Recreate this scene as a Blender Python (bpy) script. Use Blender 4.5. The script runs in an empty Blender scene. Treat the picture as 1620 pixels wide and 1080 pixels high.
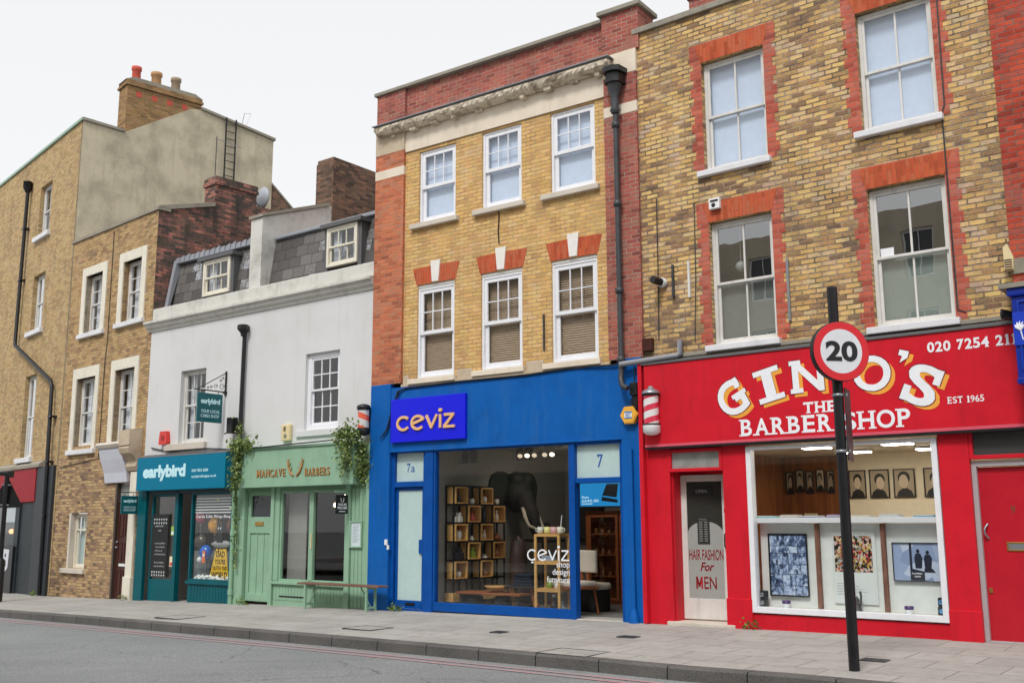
import bpy, bmesh, math, random
from math import sin, cos, tan, pi, radians
from mathutils import Vector, Matrix
random.seed(7)
S = bpy.context.scene
COL = S.collection
# ------------------------------------------------------------------ camera
CAM_H = 1.5
FOCAL = 1616.02 / 1620 * 36
PITCH, ROLL = radians(10.027), radians(-.213)
_up = Vector((sin(ROLL) * cos(PITCH), -cos(ROLL) * cos(PITCH), sin(PITCH)))
_fw = Vector((0, 0, 1)) - _up * _up.z
_fw.normalize()
_rt = _fw.cross(_up)
if _rt.x < 0: _rt = -_rt
cam = bpy.data.cameras.new('camera')
camo = bpy.data.objects.new('camera', cam)
COL.objects.link(camo)
cam.sensor_width = 36; cam.lens = FOCAL; cam.clip_start = .05; cam.clip_end = 600
_R = Matrix((_rt, _fw, _up))
camo.matrix_world = Matrix.Translation((0, 0, CAM_H)) @ Matrix((_R.col[0], -_R.col[1], -_R.col[2])).transposed().to_4x4()
S.camera = camo
# ------------------------------------------------------------------ sky and sun (bright overcast)
SUN_EL, SUN_AZ = radians(52), radians(205)      # azimuth clockwise from +Y: behind the photographer
w = bpy.data.worlds.new('World'); S.world = w; w.use_nodes = True
nt = w.node_tree; nt.nodes.clear()
sky = nt.nodes.new('ShaderNodeTexSky'); sky.sky_type = 'NISHITA'; sky.sun_disc = False
sky.sun_elevation = SUN_EL; sky.sun_rotation = SUN_AZ; sky.air_density = 1; sky.dust_density = 4; sky.ozone_density = 1
hs = nt.nodes.new('ShaderNodeHueSaturation'); hs.inputs['Saturation'].default_value = .12
mixc = nt.nodes.new('ShaderNodeMix'); mixc.data_type = 'RGBA'; mixc.inputs[0].default_value = .7
mixc.inputs[7].default_value = (7.55, 7.62, 7.7, 1)   # even cloud layer
bg = nt.nodes.new('ShaderNodeBackground'); bg.inputs['Strength'].default_value = .104
wo = nt.nodes.new('ShaderNodeOutputWorld')
nt.links.new(sky.outputs[0], hs.inputs['Color']); nt.links.new(hs.outputs[0], mixc.inputs[6])
nt.links.new(mixc.outputs[2], bg.inputs['Color']); nt.links.new(bg.outputs[0], wo.inputs['Surface'])
sun = bpy.data.lights.new('sun', 'SUN'); sun.energy = 1.5; sun.angle = radians(12); sun.color = (1, .975, .93)
suno = bpy.data.objects.new('sun', sun); COL.objects.link(suno)
_sd = Vector((sin(SUN_AZ) * cos(SUN_EL), cos(SUN_AZ) * cos(SUN_EL), sin(SUN_EL)))
suno.rotation_euler = _sd.to_track_quat('Z', 'Y').to_euler(); suno.location = _sd * 60
S.view_settings.view_transform = 'Standard'; S.view_settings.look = 'None'
S.view_settings.exposure = .5; S.view_settings.gamma = 1
S.cycles.use_denoising = True
S.cycles.max_bounces = 8; S.cycles.transparent_max_bounces = 16; S.cycles.sample_clamp_indirect = 6

# ------------------------------------------------------------------ frames of the five house fronts (x along the front, y into the house)
AZ = dict(L=48.1, B=42.5, W=37.4, C=35.7, G=38.3)
ORG = dict(L=(-11.9697, 26.9897), B=(-11.9697, 26.9897), W=(-8.5628, 23.8679), C=(-2.6450, 19.3434), G=(2.0336, 15.9814))
def world(k, u, v, z=0):
    a = radians(AZ[k]); o = ORG[k]
    return Vector((o[0] + u * cos(a) + v * sin(a), o[1] - u * sin(a) + v * cos(a), z))
def lin(c):
    c /= 255
    return c / 12.92 if c <= .04045 else ((c + .055) / 1.055) ** 2.4
def A(r, g, b, k=1.02):
    return tuple(min(.9, lin(x) / k) for x in (r, g, b)) + (1,)

# ------------------------------------------------------------------ node helpers and materials
def each(name, mat, parent, boxes, b=.008):
    for x in boxes: MB().bev(*x, b).build(name, mat, parent)
class NT:
    def __init__(s, name):
        s.m = bpy.data.materials.new(name); s.m.use_nodes = True
        s.t = s.m.node_tree; s.t.nodes.clear()
        s.out = s.t.nodes.new('ShaderNodeOutputMaterial')
    def n(s, typ, props=None, **ins):
        nd = s.t.nodes.new('ShaderNode' + typ)
        for k, v in (props or {}).items(): setattr(nd, k, v)
        for k, v in ins.items():
            k = int(k[1:]) if k[0] == 'i' and k[1:].isdigit() else k.replace('_', ' ')
            s.put(nd.inputs[k], v)
        return nd
    def put(s, sock, v):
        if isinstance(v, bpy.types.Node): v = v.outputs[0]
        if isinstance(v, bpy.types.NodeSocket): s.t.links.new(v, sock)
        else: sock.default_value = v
    def math(s, op, a, b=0, clamp=False):
        return s.n('Math', dict(operation=op, use_clamp=clamp), i0=a, i1=b)
    def mix(s, f, a, b, bt='MIX'):
        return s.n('Mix', dict(data_type='RGBA', blend_type=bt), i0=f, i6=a, i7=b).outputs[2]
    def ramp(s, f, stops, interp='LINEAR'):
        r = s.n('ValToRGB', i0=f); e = r.color_ramp; e.interpolation = interp
        while len(e.elements) < len(stops): e.elements.new(.5)
        for el, (p, c) in zip(e.elements, stops):
            el.position = p; el.color = c if len(c) == 4 else (*c, 1)
        return r
    def noise(s, vec, scale, detail=4, rough=.55):
        return s.n('TexNoise', Vector=vec, Scale=scale, Detail=detail, Roughness=rough)
    def fin(s, color, rough=.6, bump=None, bs=.3, bd=.01, spec=.5, metal=0, **kw):
        b = s.n('BsdfPrincipled', Base_Color=color, Roughness=rough, Metallic=metal)
        b.inputs['Specular IOR Level'].default_value = spec
        for k, v in kw.items(): s.put(b.inputs[k.replace('_', ' ')], v)
        if bump is not None:
            bn = s.n('Bump', Strength=bs, Distance=bd, Height=bump); s.t.links.new(bn.outputs[0], b.inputs['Normal'])
        s.t.links.new(b.outputs[0], s.out.inputs[0]); return s.m
MATS = {}
def uvn(t): return t.n('TexCoord').outputs['UV']
def objc(t): return t.n('TexCoord').outputs['Object']
def paint(name, col, rough=.45, var=.12, bump=.12, scale=3., dirt=.0, dirtcol=(.06, .05, .04, 1), spec=.4):
    if name in MATS: return MATS[name]
    t = NT(name); o = objc(t)
    n1 = t.noise(o, scale, 5); n2 = t.noise(o, scale * 14, 3)
    f = t.math('ADD', t.math('MULTIPLY', n1, .7), t.math('MULTIPLY', n2, .3))
    dark = tuple(c * (1 - var * 2) for c in col[:3]) + (1,); lite = tuple(min(.92, c * (1 + var)) for c in col[:3]) + (1,)
    c = t.ramp(f, [(.3, dark), (.5, col), (.7, lite)])
    if dirt:
        st = t.n('Mapping', Vector=o, Scale=(5, 5, .7))
        d = t.ramp(t.noise(st, 1.4, 6, .65), [(.5, (0, 0, 0)), (.72, (1, 1, 1))])
        c = t.mix(t.math('MULTIPLY', d, dirt), c.outputs[0], dirtcol)
    r = t.math('ADD', t.math('MULTIPLY', n2, .25), rough - .12)
    MATS[name] = t.fin(c, r, f, bump, .008, spec); return MATS[name]
def brick(name, stops, mortar, bw=.2, bh=.0715, ms=.0075, soot=.35, sootcol=(.05, .045, .04, 1), bump=.8, rot=False, sscale=.5, sth=.52, rag=.7, dk=(.035, .028, .022, 1), erode=.5, gain=(1, 1, 1), rw=.72, bed=.3):
    if name in MATS: return MATS[name]
    t = NT(name); uv = uvn(t); o = objc(t)
    if rot: uv = t.n('Mapping', Vector=uv, Rotation=(0, 0, pi / 2)).outputs[0]
    wob = t.n('VectorMath', dict(operation='MULTIPLY_ADD'), i0=t.noise(uv, 11, 4, .7).outputs['Color'], i1=(.03 * rag, .024 * rag, 0), i2=uv)
    b = t.n('TexBrick', dict(offset=.5), Vector=wob, Color1=(0, 0, 0, 1), Color2=(1, 1, 1, 1), Mortar=(.5, .5, .5, 1), Scale=1., Mortar_Size=ms, Mortar_Smooth=.25, Bias=0., Brick_Width=bw, Row_Height=bh)
    fine = t.noise(uv, 38, 4, .6); big = t.noise(o, 1.1, 4, .6)
    v = t.math('ADD', t.math('MULTIPLY', b.outputs['Color'], rw), t.math('MULTIPLY', fine, .34 + (.72 - rw)))
    v = t.math('ADD', v, t.math('MULTIPLY', t.math('SUBTRACT', big, .5), .5), True)
    c = t.ramp(v, stops).outputs[0]
    hue = t.mix(.55, (.5, .5, .5, 1), t.noise(uv, 7.3, 3, .6).outputs['Color']); c = t.mix(.36, c, hue, 'OVERLAY')
    mvar = t.math('ADD', t.math('MULTIPLY', t.noise(uv, 12, 3), .5), .75)
    mc = t.mix(1., mortar, t.n('CombineColor', i0=mvar, i1=mvar, i2=mvar), 'MULTIPLY')
    # mortar is patchy: worn away in places, smeared over the face in others
    mf = t.math('MULTIPLY', b.outputs['Fac'], t.ramp(t.noise(uv, 3.2, 4), [(.3, (.35,) * 3), (.6, (1,) * 3)]))
    # pointing worn away in places; the open joints' shadow is painted dark
    ero = t.math('MULTIPLY', t.ramp(t.noise(uv, 2.1, 6, .7), [(.44, (0,) * 3), (.58, (1,) * 3)]), erode)
    mc = t.mix(ero, mc, dk)
    c = t.mix(mf, c, mc)
    yy = t.math('FRACT', t.math('DIVIDE', t.n('SeparateXYZ', Vector=wob).outputs[1], bh))
    under = t.ramp(yy, [(.0, (1,) * 3), (.09, (.9,) * 3), (.2, (0,) * 3)])        # shadow line painted along the foot of each course
    c = t.mix(t.math('MULTIPLY', under, t.math('MULTIPLY', t.ramp(t.noise(uv, 3.7, 5, .7), [(.36, (0,) * 3), (.6, (1,) * 3)]), bed)), c, dk)
    pit = t.ramp(t.noise(uv, 24, 3, .65), [(.3, (1,) * 3), (.38, (0,) * 3)])
    c = t.mix(t.math('MULTIPLY', pit, erode * .8), c, dk)
    st = t.n('Mapping', Vector=o, Scale=(2.2, 2.2, .6))
    d = t.ramp(t.noise(st, sscale * 2, 7, .68), [(sth - .06, (0, 0, 0)), (sth + .2, (1, 1, 1))])
    c = t.mix(t.math('MULTIPLY', d, soot), c, sootcol)
    c = t.mix(1., c, (*gain, 1), 'MULTIPLY')
    h = t.math('ADD', t.math('MULTIPLY', b.outputs['Fac'], -1.), t.math('MULTIPLY', fine, .7))
    MATS[name] = t.fin(c, .88, h, bump, .012, .2); return MATS[name]
def plain(name, col, rough=.5, metal=0, spec=.5, **kw):
    if name not in MATS:
        t = NT(name); n = t.noise(objc(t), 9, 4)
        c = t.ramp(n, [(.3, tuple(x * .95 for x in col[:3])), (.7, tuple(min(.95, x * 1.03) for x in col[:3]))])
        MATS[name] = t.fin(c, rough, n, .05, .004, spec, metal, **kw)
    return MATS[name]
def emit(name, col, st):
    t = NT(name); e = t.n('Emission', Color=col, Strength=st); t.t.links.new(e.outputs[0], t.out.inputs[0]); return t.m
def glass(name, tint=(.93, .95, .94, 1), ior=1.5, wav=.02, boost=1.):
    if name in MATS: return MATS[name]
    t = NT(name); o = objc(t)
    bn = t.n('Bump', Strength=wav, Distance=.02, Height=t.noise(o, 1.6, 2))
    lw = t.n('LayerWeight', Blend=.5); t.t.links.new(bn.outputs[0], lw.inputs['Normal'])
    r0 = ((ior - 1) / (ior + 1)) ** 2 * 1.9          # two faces of the sheet
    f = t.math('MULTIPLY', t.math('ADD', t.math('MULTIPLY', t.math('POWER', lw.outputs['Facing'], 4.), 1 - r0), r0), boost, True)
    tr = t.n('BsdfTransparent', Color=tint); gl = t.n('BsdfGlossy', Color=(1, 1, 1, 1), Roughness=.004)
    t.t.links.new(bn.outputs[0], gl.inputs['Normal'])
    m = t.n('MixShader', i0=f, i1=tr, i2=gl); t.t.links.new(m.outputs[0], t.out.inputs[0])
    MATS[name] = t.m; return t.m

Y1, Y2, Y3, Y4 = A(214, 176, 108), A(196, 150, 82), A(168, 128, 84), A(122, 100, 82)
M_yellow = brick('yellow stock brick', [(.06, A(128, 104, 80)), (.22, A(182, 146, 88)), (.5, A(208, 170, 100)), (.75, A(214, 180, 114)), (.95, A(196, 172, 132))], A(186, 164, 124), soot=.3, sth=.5, sootcol=(.2, .15, .11, 1), erode=.5, rw=.5, bed=.45, rag=1.2, gain=(1.12, 1.08, 1.24))
M_yellow2 = brick('worn yellow stock brick', [(.06, A(88, 74, 66)), (.24, A(146, 118, 86)), (.46, A(200, 164, 100)), (.7, A(220, 188, 120)), (.92, A(190, 170, 140))], A(166, 150, 128), bw=.21, bh=.0745, ms=.0115, soot=.5, sootcol=(.13, .112, .09, 1), bump=1., sth=.5, rag=1.2, erode=.75, bed=.75, gain=(1.08, 1.03, 1.12))
M_stock = brick('brown stock brick', [(.08, A(100, 84, 72)), (.28, A(150, 124, 90)), (.52, A(180, 150, 104)), (.75, A(194, 166, 118)), (.93, A(152, 128, 112))], A(160, 146, 124), soot=.3, sth=.54, gain=(1.06, 1.02, 1.04), rw=.55)
M_tall = brick('tall house stock brick', [(.08, A(122, 104, 82)), (.3, A(164, 138, 98)), (.52, A(186, 156, 108)), (.75, A(198, 172, 124)), (.93, A(164, 146, 124))], A(168, 152, 126), soot=.28, sth=.55, gain=(1.04, 1.04, 1.1), rw=.45)
M_orange = brick('orange red brick', [(.1, A(138, 76, 60)), (.35, A(176, 94, 68)), (.65, A(194, 108, 78)), (.92, A(170, 112, 90))], A(176, 140, 120), soot=.25, ms=.006, erode=.2, gain=(1.16, 1.3, 1.25))
M_red = brick('dull red brick', [(.1, A(122, 66, 62)), (.35, A(156, 80, 74)), (.65, A(172, 92, 82)), (.92, A(150, 100, 92))], A(178, 150, 140), soot=.28, ms=.007, erode=.25, gain=(1.08, 1.2, 1.12))
M_redsurr = brick('red painted brick surround', [(.1, A(150, 68, 54)), (.4, A(188, 86, 66)), (.7, A(202, 102, 78)), (.95, A(180, 104, 88))], A(188, 122, 104), bw=.21, bh=.0745, ms=.007, soot=.3, erode=.3, gain=(1.0, 1.15, 1.25))
M_redarch = brick('rubbed red brick arch', [(.1, A(170, 76, 50)), (.5, A(200, 94, 62)), (.95, A(192, 104, 76))], A(192, 112, 84), bw=.24, bh=.062, ms=.004, soot=.1, rot=True, bump=.4, gain=(.95, .98, .95))
M_dkred = brick('sooty red brick', [(.1, A(60, 48, 44)), (.35, A(92, 64, 56)), (.62, A(132, 80, 70)), (.9, A(172, 100, 86))], A(104, 92, 84), soot=.85, sth=.44, sootcol=(.025, .022, .02, 1), gain=(1.5, 1.9, 1.95))
M_chim = brick('chimney stock brick', [(.1, A(116, 92, 66)), (.4, A(160, 126, 84)), (.7, A(176, 140, 96)), (.92, A(150, 110, 84))], A(150, 136, 112), soot=.35)
M_dkbrown = brick('dark brown chimney brick', [(.1, A(62, 48, 42)), (.45, A(104, 76, 62)), (.75, A(124, 92, 74)), (.95, A(136, 90, 74))], A(98, 86, 76), soot=.5, gain=(1.2, 1.35, 1.4))
def stucco(name, col, stain=.5, staincol=(.12, .11, .085, 1), sc=.8, rough=.9, bump=.3, lo=.47, hi=.72):
    t = NT(name); o = objc(t)
    n1 = t.noise(o, sc, 8, .66); n2 = t.noise(o, 30, 3); n3 = t.noise(t.n('Mapping', Vector=o, Scale=(6, 6, .5)), 1.2, 6, .6)
    d = t.ramp(n1, [(lo, (0, 0, 0)), (hi, (1, 1, 1))]); d2 = t.ramp(n3, [(.55, (0, 0, 0)), (.75, (1, 1, 1))])
    c = t.mix(t.math('MULTIPLY', d, stain), col, staincol)
    c = t.mix(t.math('MULTIPLY', d2, stain * .6), c, staincol)
    return t.fin(c, rough, t.math('ADD', n2, t.math('MULTIPLY', n1, .6)), bump, .01, .2)
M_gable = stucco('grey rendered gable', A(198, 188, 164), .55, A(122, 113, 96), 1.3, .9, .5, .42, .68)
M_white = stucco('white painted render', A(214, 214, 215), .4, A(176, 174, 168), .5, .75, .12, .5, .8)
M_parapet = stucco('weathered white parapet', A(208, 206, 200), .5, A(122, 118, 110), 1.6, .85, .3, .5, .7)
M_cream = stucco('cream stone dressing', A(226, 214, 196), .4, A(170, 152, 128), 1.2, .8, .25, .5, .75)
M_peel = stucco('peeling cornice paint', A(222, 210, 190), .8, A(132, 116, 100), 5, .9, .8, .5, .62)
M_sill = stucco('stone sill', A(206, 198, 186), .3, A(150, 140, 124), 2, .8, .2)
M_wsill = paint('white painted sill', A(222, 222, 226), .5, .05, .1, 5, .2, A(150, 148, 146))
M_coping = stucco('grey coping stone', A(152, 146, 134), .5, A(98, 94, 84), 1.8, .9, .4)
M_bandst = stucco('stained stone block', A(196, 180, 158), .6, A(140, 112, 90), 1.2, .85, .3)
M_upvc = plain('white window frame', A(232, 233, 238), .35)
M_cremefr = paint('cream window frame', A(226, 220, 204), .5, .05, .1, 6, .25, A(150, 140, 120))
M_oldwhite = paint('old white joinery', A(216, 214, 210), .5, .06, .15, 5, .3, A(140, 134, 124))
M_keystone = plain('white painted keystone', A(232, 228, 222), .6)
def slate():
    t = NT('grey roof slate'); uv = uvn(t)
    b = t.n('TexBrick', dict(offset=.5), Vector=t.n('VectorMath', dict(operation='MULTIPLY_ADD'), i0=t.noise(uv, 5, 3).outputs['Color'], i1=(.02, .03, 0), i2=uv), Color1=(0, 0, 0, 1), Color2=(1, 1, 1, 1), Mortar=(.0, .0, .0, 1), Scale=1., Mortar_Size=.006, Mortar_Smooth=.1, Bias=0., Brick_Width=.36, Row_Height=.24)
    f = t.math('ADD', t.math('MULTIPLY', b.outputs['Color'], .7), t.math('MULTIPLY', t.noise(uv, 14, 5), .4))
    c = t.ramp(f, [(.1, A(70, 67, 65)), (.5, A(94, 91, 89)), (.84, A(116, 113, 110)), (.93, A(176, 180, 188))])
    c = t.mix(b.outputs['Fac'], c.outputs[0], (.03, .03, .03, 1))
    h = t.math('ADD', t.math('MULTIPLY', b.outputs['Fac'], -.6), t.math('MULTIPLY', b.outputs['Color'], .5))
    return t.fin(c, .55, h, .9, .02, .4)
M_slate = slate()
M_lead = plain('grey lead sheet', A(150, 154, 162), .5, 0)
M_dklead = plain('dark lead flashing', A(92, 92, 94), .6)
M_black = paint('black gloss paint', (.012, .012, .014, 1), .4, .2, .1, 6)
M_iron = paint('cast iron pipe', A(60, 62, 66), .45, .25, .15, 5, .2, A(110, 96, 86))
M_blue = paint('blue shop paint', A(12, 92, 172), .5, .1, .22, 2.2, .4, A(54, 106, 160), .15)
M_bluetrim = paint('dark blue frame paint', A(8, 76, 156), .4, .1, .1, 4, spec=.2)
M_signblue = plain('ultramarine sign board', A(12, 22, 226), .35)
M_redp = paint('red shop paint', A(206, 30, 46), .45, .08, .15, 2.5, .3, A(150, 30, 40), .2)
M_reddk = paint('red door paint', A(188, 26, 44), .35, .06, .08, 3)
M_green = paint('pale green shop paint', A(142, 178, 152), .5, .07, .15, 3, .2, A(112, 144, 118), .25)
M_teal = paint('teal shop paint', A(0, 86, 96), .4, .12, .12, 3, spec=.2)
M_tealfas = plain('teal fascia board', A(0, 116, 148), .45, 0, .12)
M_tealdk = plain('dark teal sign', A(4, 92, 100), .4)
M_brown = paint('brown door varnish', A(74, 42, 36), .4, .2, .1, 5, spec=.2)
M_wood = None
def wood(name, c1, c2, rough=.5, sc=1., axis=(2, 14, 14)):
    t = NT(name); o = objc(t)
    m = t.n('Mapping', Vector=o, Scale=tuple(a * sc for a in axis))
    n = t.noise(m, 2.2, 6, .6)
    c = t.ramp(n, [(.3, c1), (.7, c2)])
    return t.fin(c, rough, n, .15, .005, .4)
M_wood = wood('pale oak', A(196, 146, 84), A(226, 182, 116))
M_wood2 = wood('warm walnut', A(112, 60, 32), A(166, 98, 56))
M_post = wood('worn brown post', A(104, 66, 54), A(150, 104, 86), .7, 1, (14, 14, 2))
M_bench = wood('reddish bench plank', A(96, 66, 56), A(132, 98, 84), .7)
M_panel = wood('brown wood panelling', A(104, 58, 24), A(148, 88, 42), .55, .6, (8, 8, 1))
M_dark = plain('dark interior', (.02, .019, .018, 1), .8)
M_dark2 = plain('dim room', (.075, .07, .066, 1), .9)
M_glass = glass('window glass')
M_glassup = glass('upper window glass', (.93, .95, .97, 1), 1.55, .05)
M_frost = plain('frosted glass', A(186, 210, 208), .28)
M_grime = stucco('grimy frosted glass', A(150, 152, 148), .5, A(90, 90, 86), 3, .4, .1)
M_blueblind = plain('pale blue blind', A(205, 218, 236), .8)
M_curtain = plain('white net curtain', A(226, 230, 236), .85)
M_greencurt = plain('grey green curtain', A(178, 188, 184), .85)
M_slat = wood('brown blind slat', A(166, 142, 120), A(188, 164, 140))
M_orangeL = plain('beige raised letter', A(236, 186, 128), .45)
M_gold = plain('gold letter', A(176, 122, 60), .4)
M_wl = plain('white lettering', A(238, 240, 246), .5)
M_yl = plain('amber lettering shadow', A(240, 166, 62), .5)
M_outl = plain('dark red outline', A(120, 14, 26), .5)
M_cyanl = plain('pale cyan lettering', A(196, 236, 246), .5)
M_bluel = plain('blue lettering', A(30, 84, 168), .5)
M_redl = plain('red lettering', A(176, 24, 40), .5)
M_chalk = plain('chalk mark', A(200, 206, 206), .9)
M_brass = plain('brass', A(190, 150, 84), .35, .8)
M_steel = plain('galvanised steel', A(150, 154, 160), .4, .6)
M_whitepl = plain('white plastic', A(232, 234, 236), .4)
M_beige = plain('beige plastic', A(224, 206, 160), .5)
M_board = plain('white board', (.84, .88, .87, 1), .7)
M_terra = plain('terracotta', A(196, 84, 66), .8)
M_buff = plain('buff clay', A(178, 138, 96), .8)
M_grayclay = plain('grey clay', A(150, 132, 110), .8)
# ------------------------------------------------------------------ mesh builder
class MB:
    def __init__(s): s.v = []; s.f = []; s.sm = []; s.uv = {}
    def add(s, vs, fs, smooth=False):
        o = len(s.v); s.v += [tuple(p) for p in vs]
        for f in fs: s.f.append(tuple(i + o for i in f)); s.sm.append(smooth)
        return s
    def quad(s, *p): return s.add(p, [(0, 1, 2, 3)])
    def box(s, x0, x1, y0, y1, z0, z1, skip=''):
        vs = [(x, y, z) for z in (z0, z1) for y in (y0, y1) for x in (x0, x1)]
        F = dict(b=(0, 2, 3, 1), t=(4, 5, 7, 6), f=(0, 1, 5, 4), k=(2, 6, 7, 3), l=(0, 4, 6, 2), r=(1, 3, 7, 5))
        return s.add(vs, [F[k] for k in F if k not in skip])
    def bev(s, x0, x1, y0, y1, z0, z1, b=.008):
        bm = bmesh.new(); bmesh.ops.create_cube(bm, size=1)
        for q in bm.verts: q.co = Vector(((x0 + x1) / 2 + q.co.x * (x1 - x0), (y0 + y1) / 2 + q.co.y * (y1 - y0), (z0 + z1) / 2 + q.co.z * (z1 - z0)))
        b = min(b, abs(x1 - x0) * .4, abs(y1 - y0) * .4, abs(z1 - z0) * .4)
        bmesh.ops.bevel(bm, geom=bm.edges[:], offset=b, segments=2, affect='EDGES', profile=.6)
        bm.verts.index_update()
        s.add([q.co for q in bm.verts], [[q.index for q in f.verts] for f in bm.faces]); bm.free(); return s
    def prism(s, pts, y0, y1, axis='y'):        # polygon in (x,z) extruded along y, or (y,z) along x, or (x,y) along z
        n = len(pts)
        mk = dict(y=lambda a, b, t: (a, t, b), x=lambda a, b, t: (t, a, b), z=lambda a, b, t: (a, b, t))[axis]
        vs = [mk(a, b, y0) for a, b in pts] + [mk(a, b, y1) for a, b in pts]
        fs = [tuple(range(n)), tuple(range(2 * n - 1, n - 1, -1))] + [(i, i + n, (i + 1) % n + n, (i + 1) % n) for i in range(n)]
        return s.add(vs, fs)
    def tube(s, pts, r, seg=8, caps=True, smooth=True):
        pts = [Vector(p) for p in pts]; n = len(pts); vs = []
        rr = r if isinstance(r, (list, tuple)) else [r] * n
        prev = None
        for i, p in enumerate(pts):
            d = (pts[min(i + 1, n - 1)] - pts[max(i - 1, 0)]).normalized()
            if prev is None:
                a = Vector((0, 0, 1)) if abs(d.z) < .9 else Vector((1, 0, 0)); x = d.cross(a).normalized()
            else:
                x = (prev - d * prev.dot(d))
                x = x.normalized() if x.length > 1e-6 else d.orthogonal().normalized()
            prev = x; y = d.cross(x)
            vs += [p + (x * cos(2 * pi * k / seg) + y * sin(2 * pi * k / seg)) * rr[i] for k in range(seg)]
        fs = [(i * seg + k, i * seg + (k + 1) % seg, (i + 1) * seg + (k + 1) % seg, (i + 1) * seg + k) for i in range(n - 1) for k in range(seg)]
        s.add(vs, fs, smooth)
        if caps: s.add(vs[:seg], [tuple(range(seg))[::-1]]); s.add(vs[-seg:], [tuple(range(seg))])
        return s
    def lathe(s, prof, c=(0, 0, 0), seg=20, smooth=True, axis='z', sx=1, sy=1, caps=True):
        vs = []
        for r, h in prof:
            for k in range(seg):
                a = 2 * pi * k / seg; p = (r * cos(a) * sx, r * sin(a) * sy, h)
                if axis == 'y': p = (p[0], p[2], p[1])
                if axis == 'x': p = (p[2], p[0], p[1])
                vs.append((p[0] + c[0], p[1] + c[1], p[2] + c[2]))
        n = len(prof)
        fs = [(i * seg + k, i * seg + (k + 1) % seg, (i + 1) * seg + (k + 1) % seg, (i + 1) * seg + k) for i in range(n - 1) for k in range(seg)]
        s.add(vs, fs, smooth)
        if not caps: return s
        if prof[0][0] > 1e-4: s.add(vs[:seg], [tuple(range(seg))[::-1]])
        if prof[-1][0] > 1e-4: s.add(vs[-seg:], [tuple(range(seg))])
        return s
    def ball(s, c, r, seg=16, sx=1, sy=1, sz=1):
        n = 10
        return s.lathe([(max(1e-5, r * sin(pi * i / n)), -r * cos(pi * i / n) * sz) for i in range(n + 1)], c, seg, True, 'z', sx, sy)
    def wall(s, u0, u1, z0, z1, holes=(), rev=.12, v=0.):
        xs = sorted({u0, u1, *[h[0] for h in holes], *[h[1] for h in holes]}); zs = sorted({z0, z1, *[h[2] for h in holes], *[h[3] for h in holes]})
        xs = [x for x in xs if u0 <= x <= u1]; zs = [z for z in zs if z0 <= z <= z1]
        for a, b in zip(xs, xs[1:]):
            for c, d in zip(zs, zs[1:]):
                mx, mz = (a + b) / 2, (c + d) / 2
                if any(h[0] < mx < h[1] and h[2] < mz < h[3] for h in holes): continue
                s.quad((a, v, c), (b, v, c), (b, v, d), (a, v, d))
        for a, b, c, d in [h[:4] for h in holes]:
            w = v + rev
            s.quad((a, v, c), (a, v, d), (a, w, d), (a, w, c)); s.quad((b, v, c), (b, w, c), (b, w, d), (b, v, d))
            s.quad((a, v, c), (a, w, c), (b, w, c), (b, v, c)); s.quad((a, v, d), (b, v, d), (b, w, d), (a, w, d))
        return s
    def build(s, name, mat, parent=None, label=None):
        me = bpy.data.meshes.new(name); me.from_pydata(s.v, [], s.f); me.update()
        uvl = me.uv_layers.new(name='UVMap'); d = uvl.data
        co = [Vector(p) for p in s.v]
        for p in me.polygons:
            n = p.normal; a = (abs(n.x), abs(n.y), abs(n.z)); m = a.index(max(a))
            for li in p.loop_indices:
                c = co[me.loops[li].vertex_index]
                d[li].uv = (c.y, c.z) if m == 0 else (c.x, c.z) if m == 1 else (c.x, c.y)
        me.polygons.foreach_set('use_smooth', s.sm)
        me.materials.append(mat)
        o = bpy.data.objects.new(name, me); COL.objects.link(o)
        if parent: o.parent = parent
        if label: o['label'] = label
        return o
def props(o, label, cat, group=None):
    o['label'] = label; o['category'] = cat
    if group: o['group'] = group
    return o
def thing(name, label, cat, k, u, v, z, rot=0, group=None):
    e = bpy.data.objects.new(name, None); COL.objects.link(e); e.empty_display_size = .2
    e.location = world(k, u, v, z) if k else Vector((u, v, z))
    e.rotation_euler = (0, 0, (-radians(AZ[k]) if k else 0) + rot)
    return props(e, label, cat, group)
def copy_tree(o, parent=None):
    c = o.copy(); COL.objects.link(c)
    if parent: c.parent = parent
    for ch in list(o.children): copy_tree(ch, c)
    return c
def wire(name, pts, r, mat, parent=None, k=None):
    m = MB().tube(pts, r, 6); return m.build(name, mat, parent)
# ------------------------------------------------------------------ lettering
_txt = {}
def glyphs(s, bold=0., ext=.004, space=1., res=5):
    key = (s, bold, ext, space)
    if key not in _txt:
        c = bpy.data.curves.new('lettering', 'FONT'); c.body = s; c.size = 1; c.offset = bold; c.extrude = ext; c.resolution_u = res; c.space_character = space
        o = bpy.data.objects.new('lettering', c); COL.objects.link(o)
        bpy.context.view_layer.update()
        me = bpy.data.meshes.new_from_object(o.evaluated_get(bpy.context.evaluated_depsgraph_get()))
        vs = [v.co.copy() for v in me.vertices]; fs = [tuple(p.vertices) for p in me.polygons]
        bpy.data.objects.remove(o); bpy.data.curves.remove(c); bpy.data.meshes.remove(me)
        _txt[key] = (vs, fs)
    return _txt[key]
def put(mb, s, u0, u1, z0, z1, y, bold=0., ext=.004, space=1., tf=None):
    vs, fs = glyphs(s, bold, 1., space)
    xs = [p.x for p in vs]; ys = [p.y for p in vs]; a, b, c, d = min(xs), max(xs), min(ys), max(ys)
    out = []
    for p in vs:
        q = (u0 + (p.x - a) / (b - a) * (u1 - u0), y - p.z * ext, z0 + (p.y - c) / (d - c) * (z1 - z0))
        out.append(tf(q) if tf else q)
    mb.add(out, fs); return mb
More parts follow.
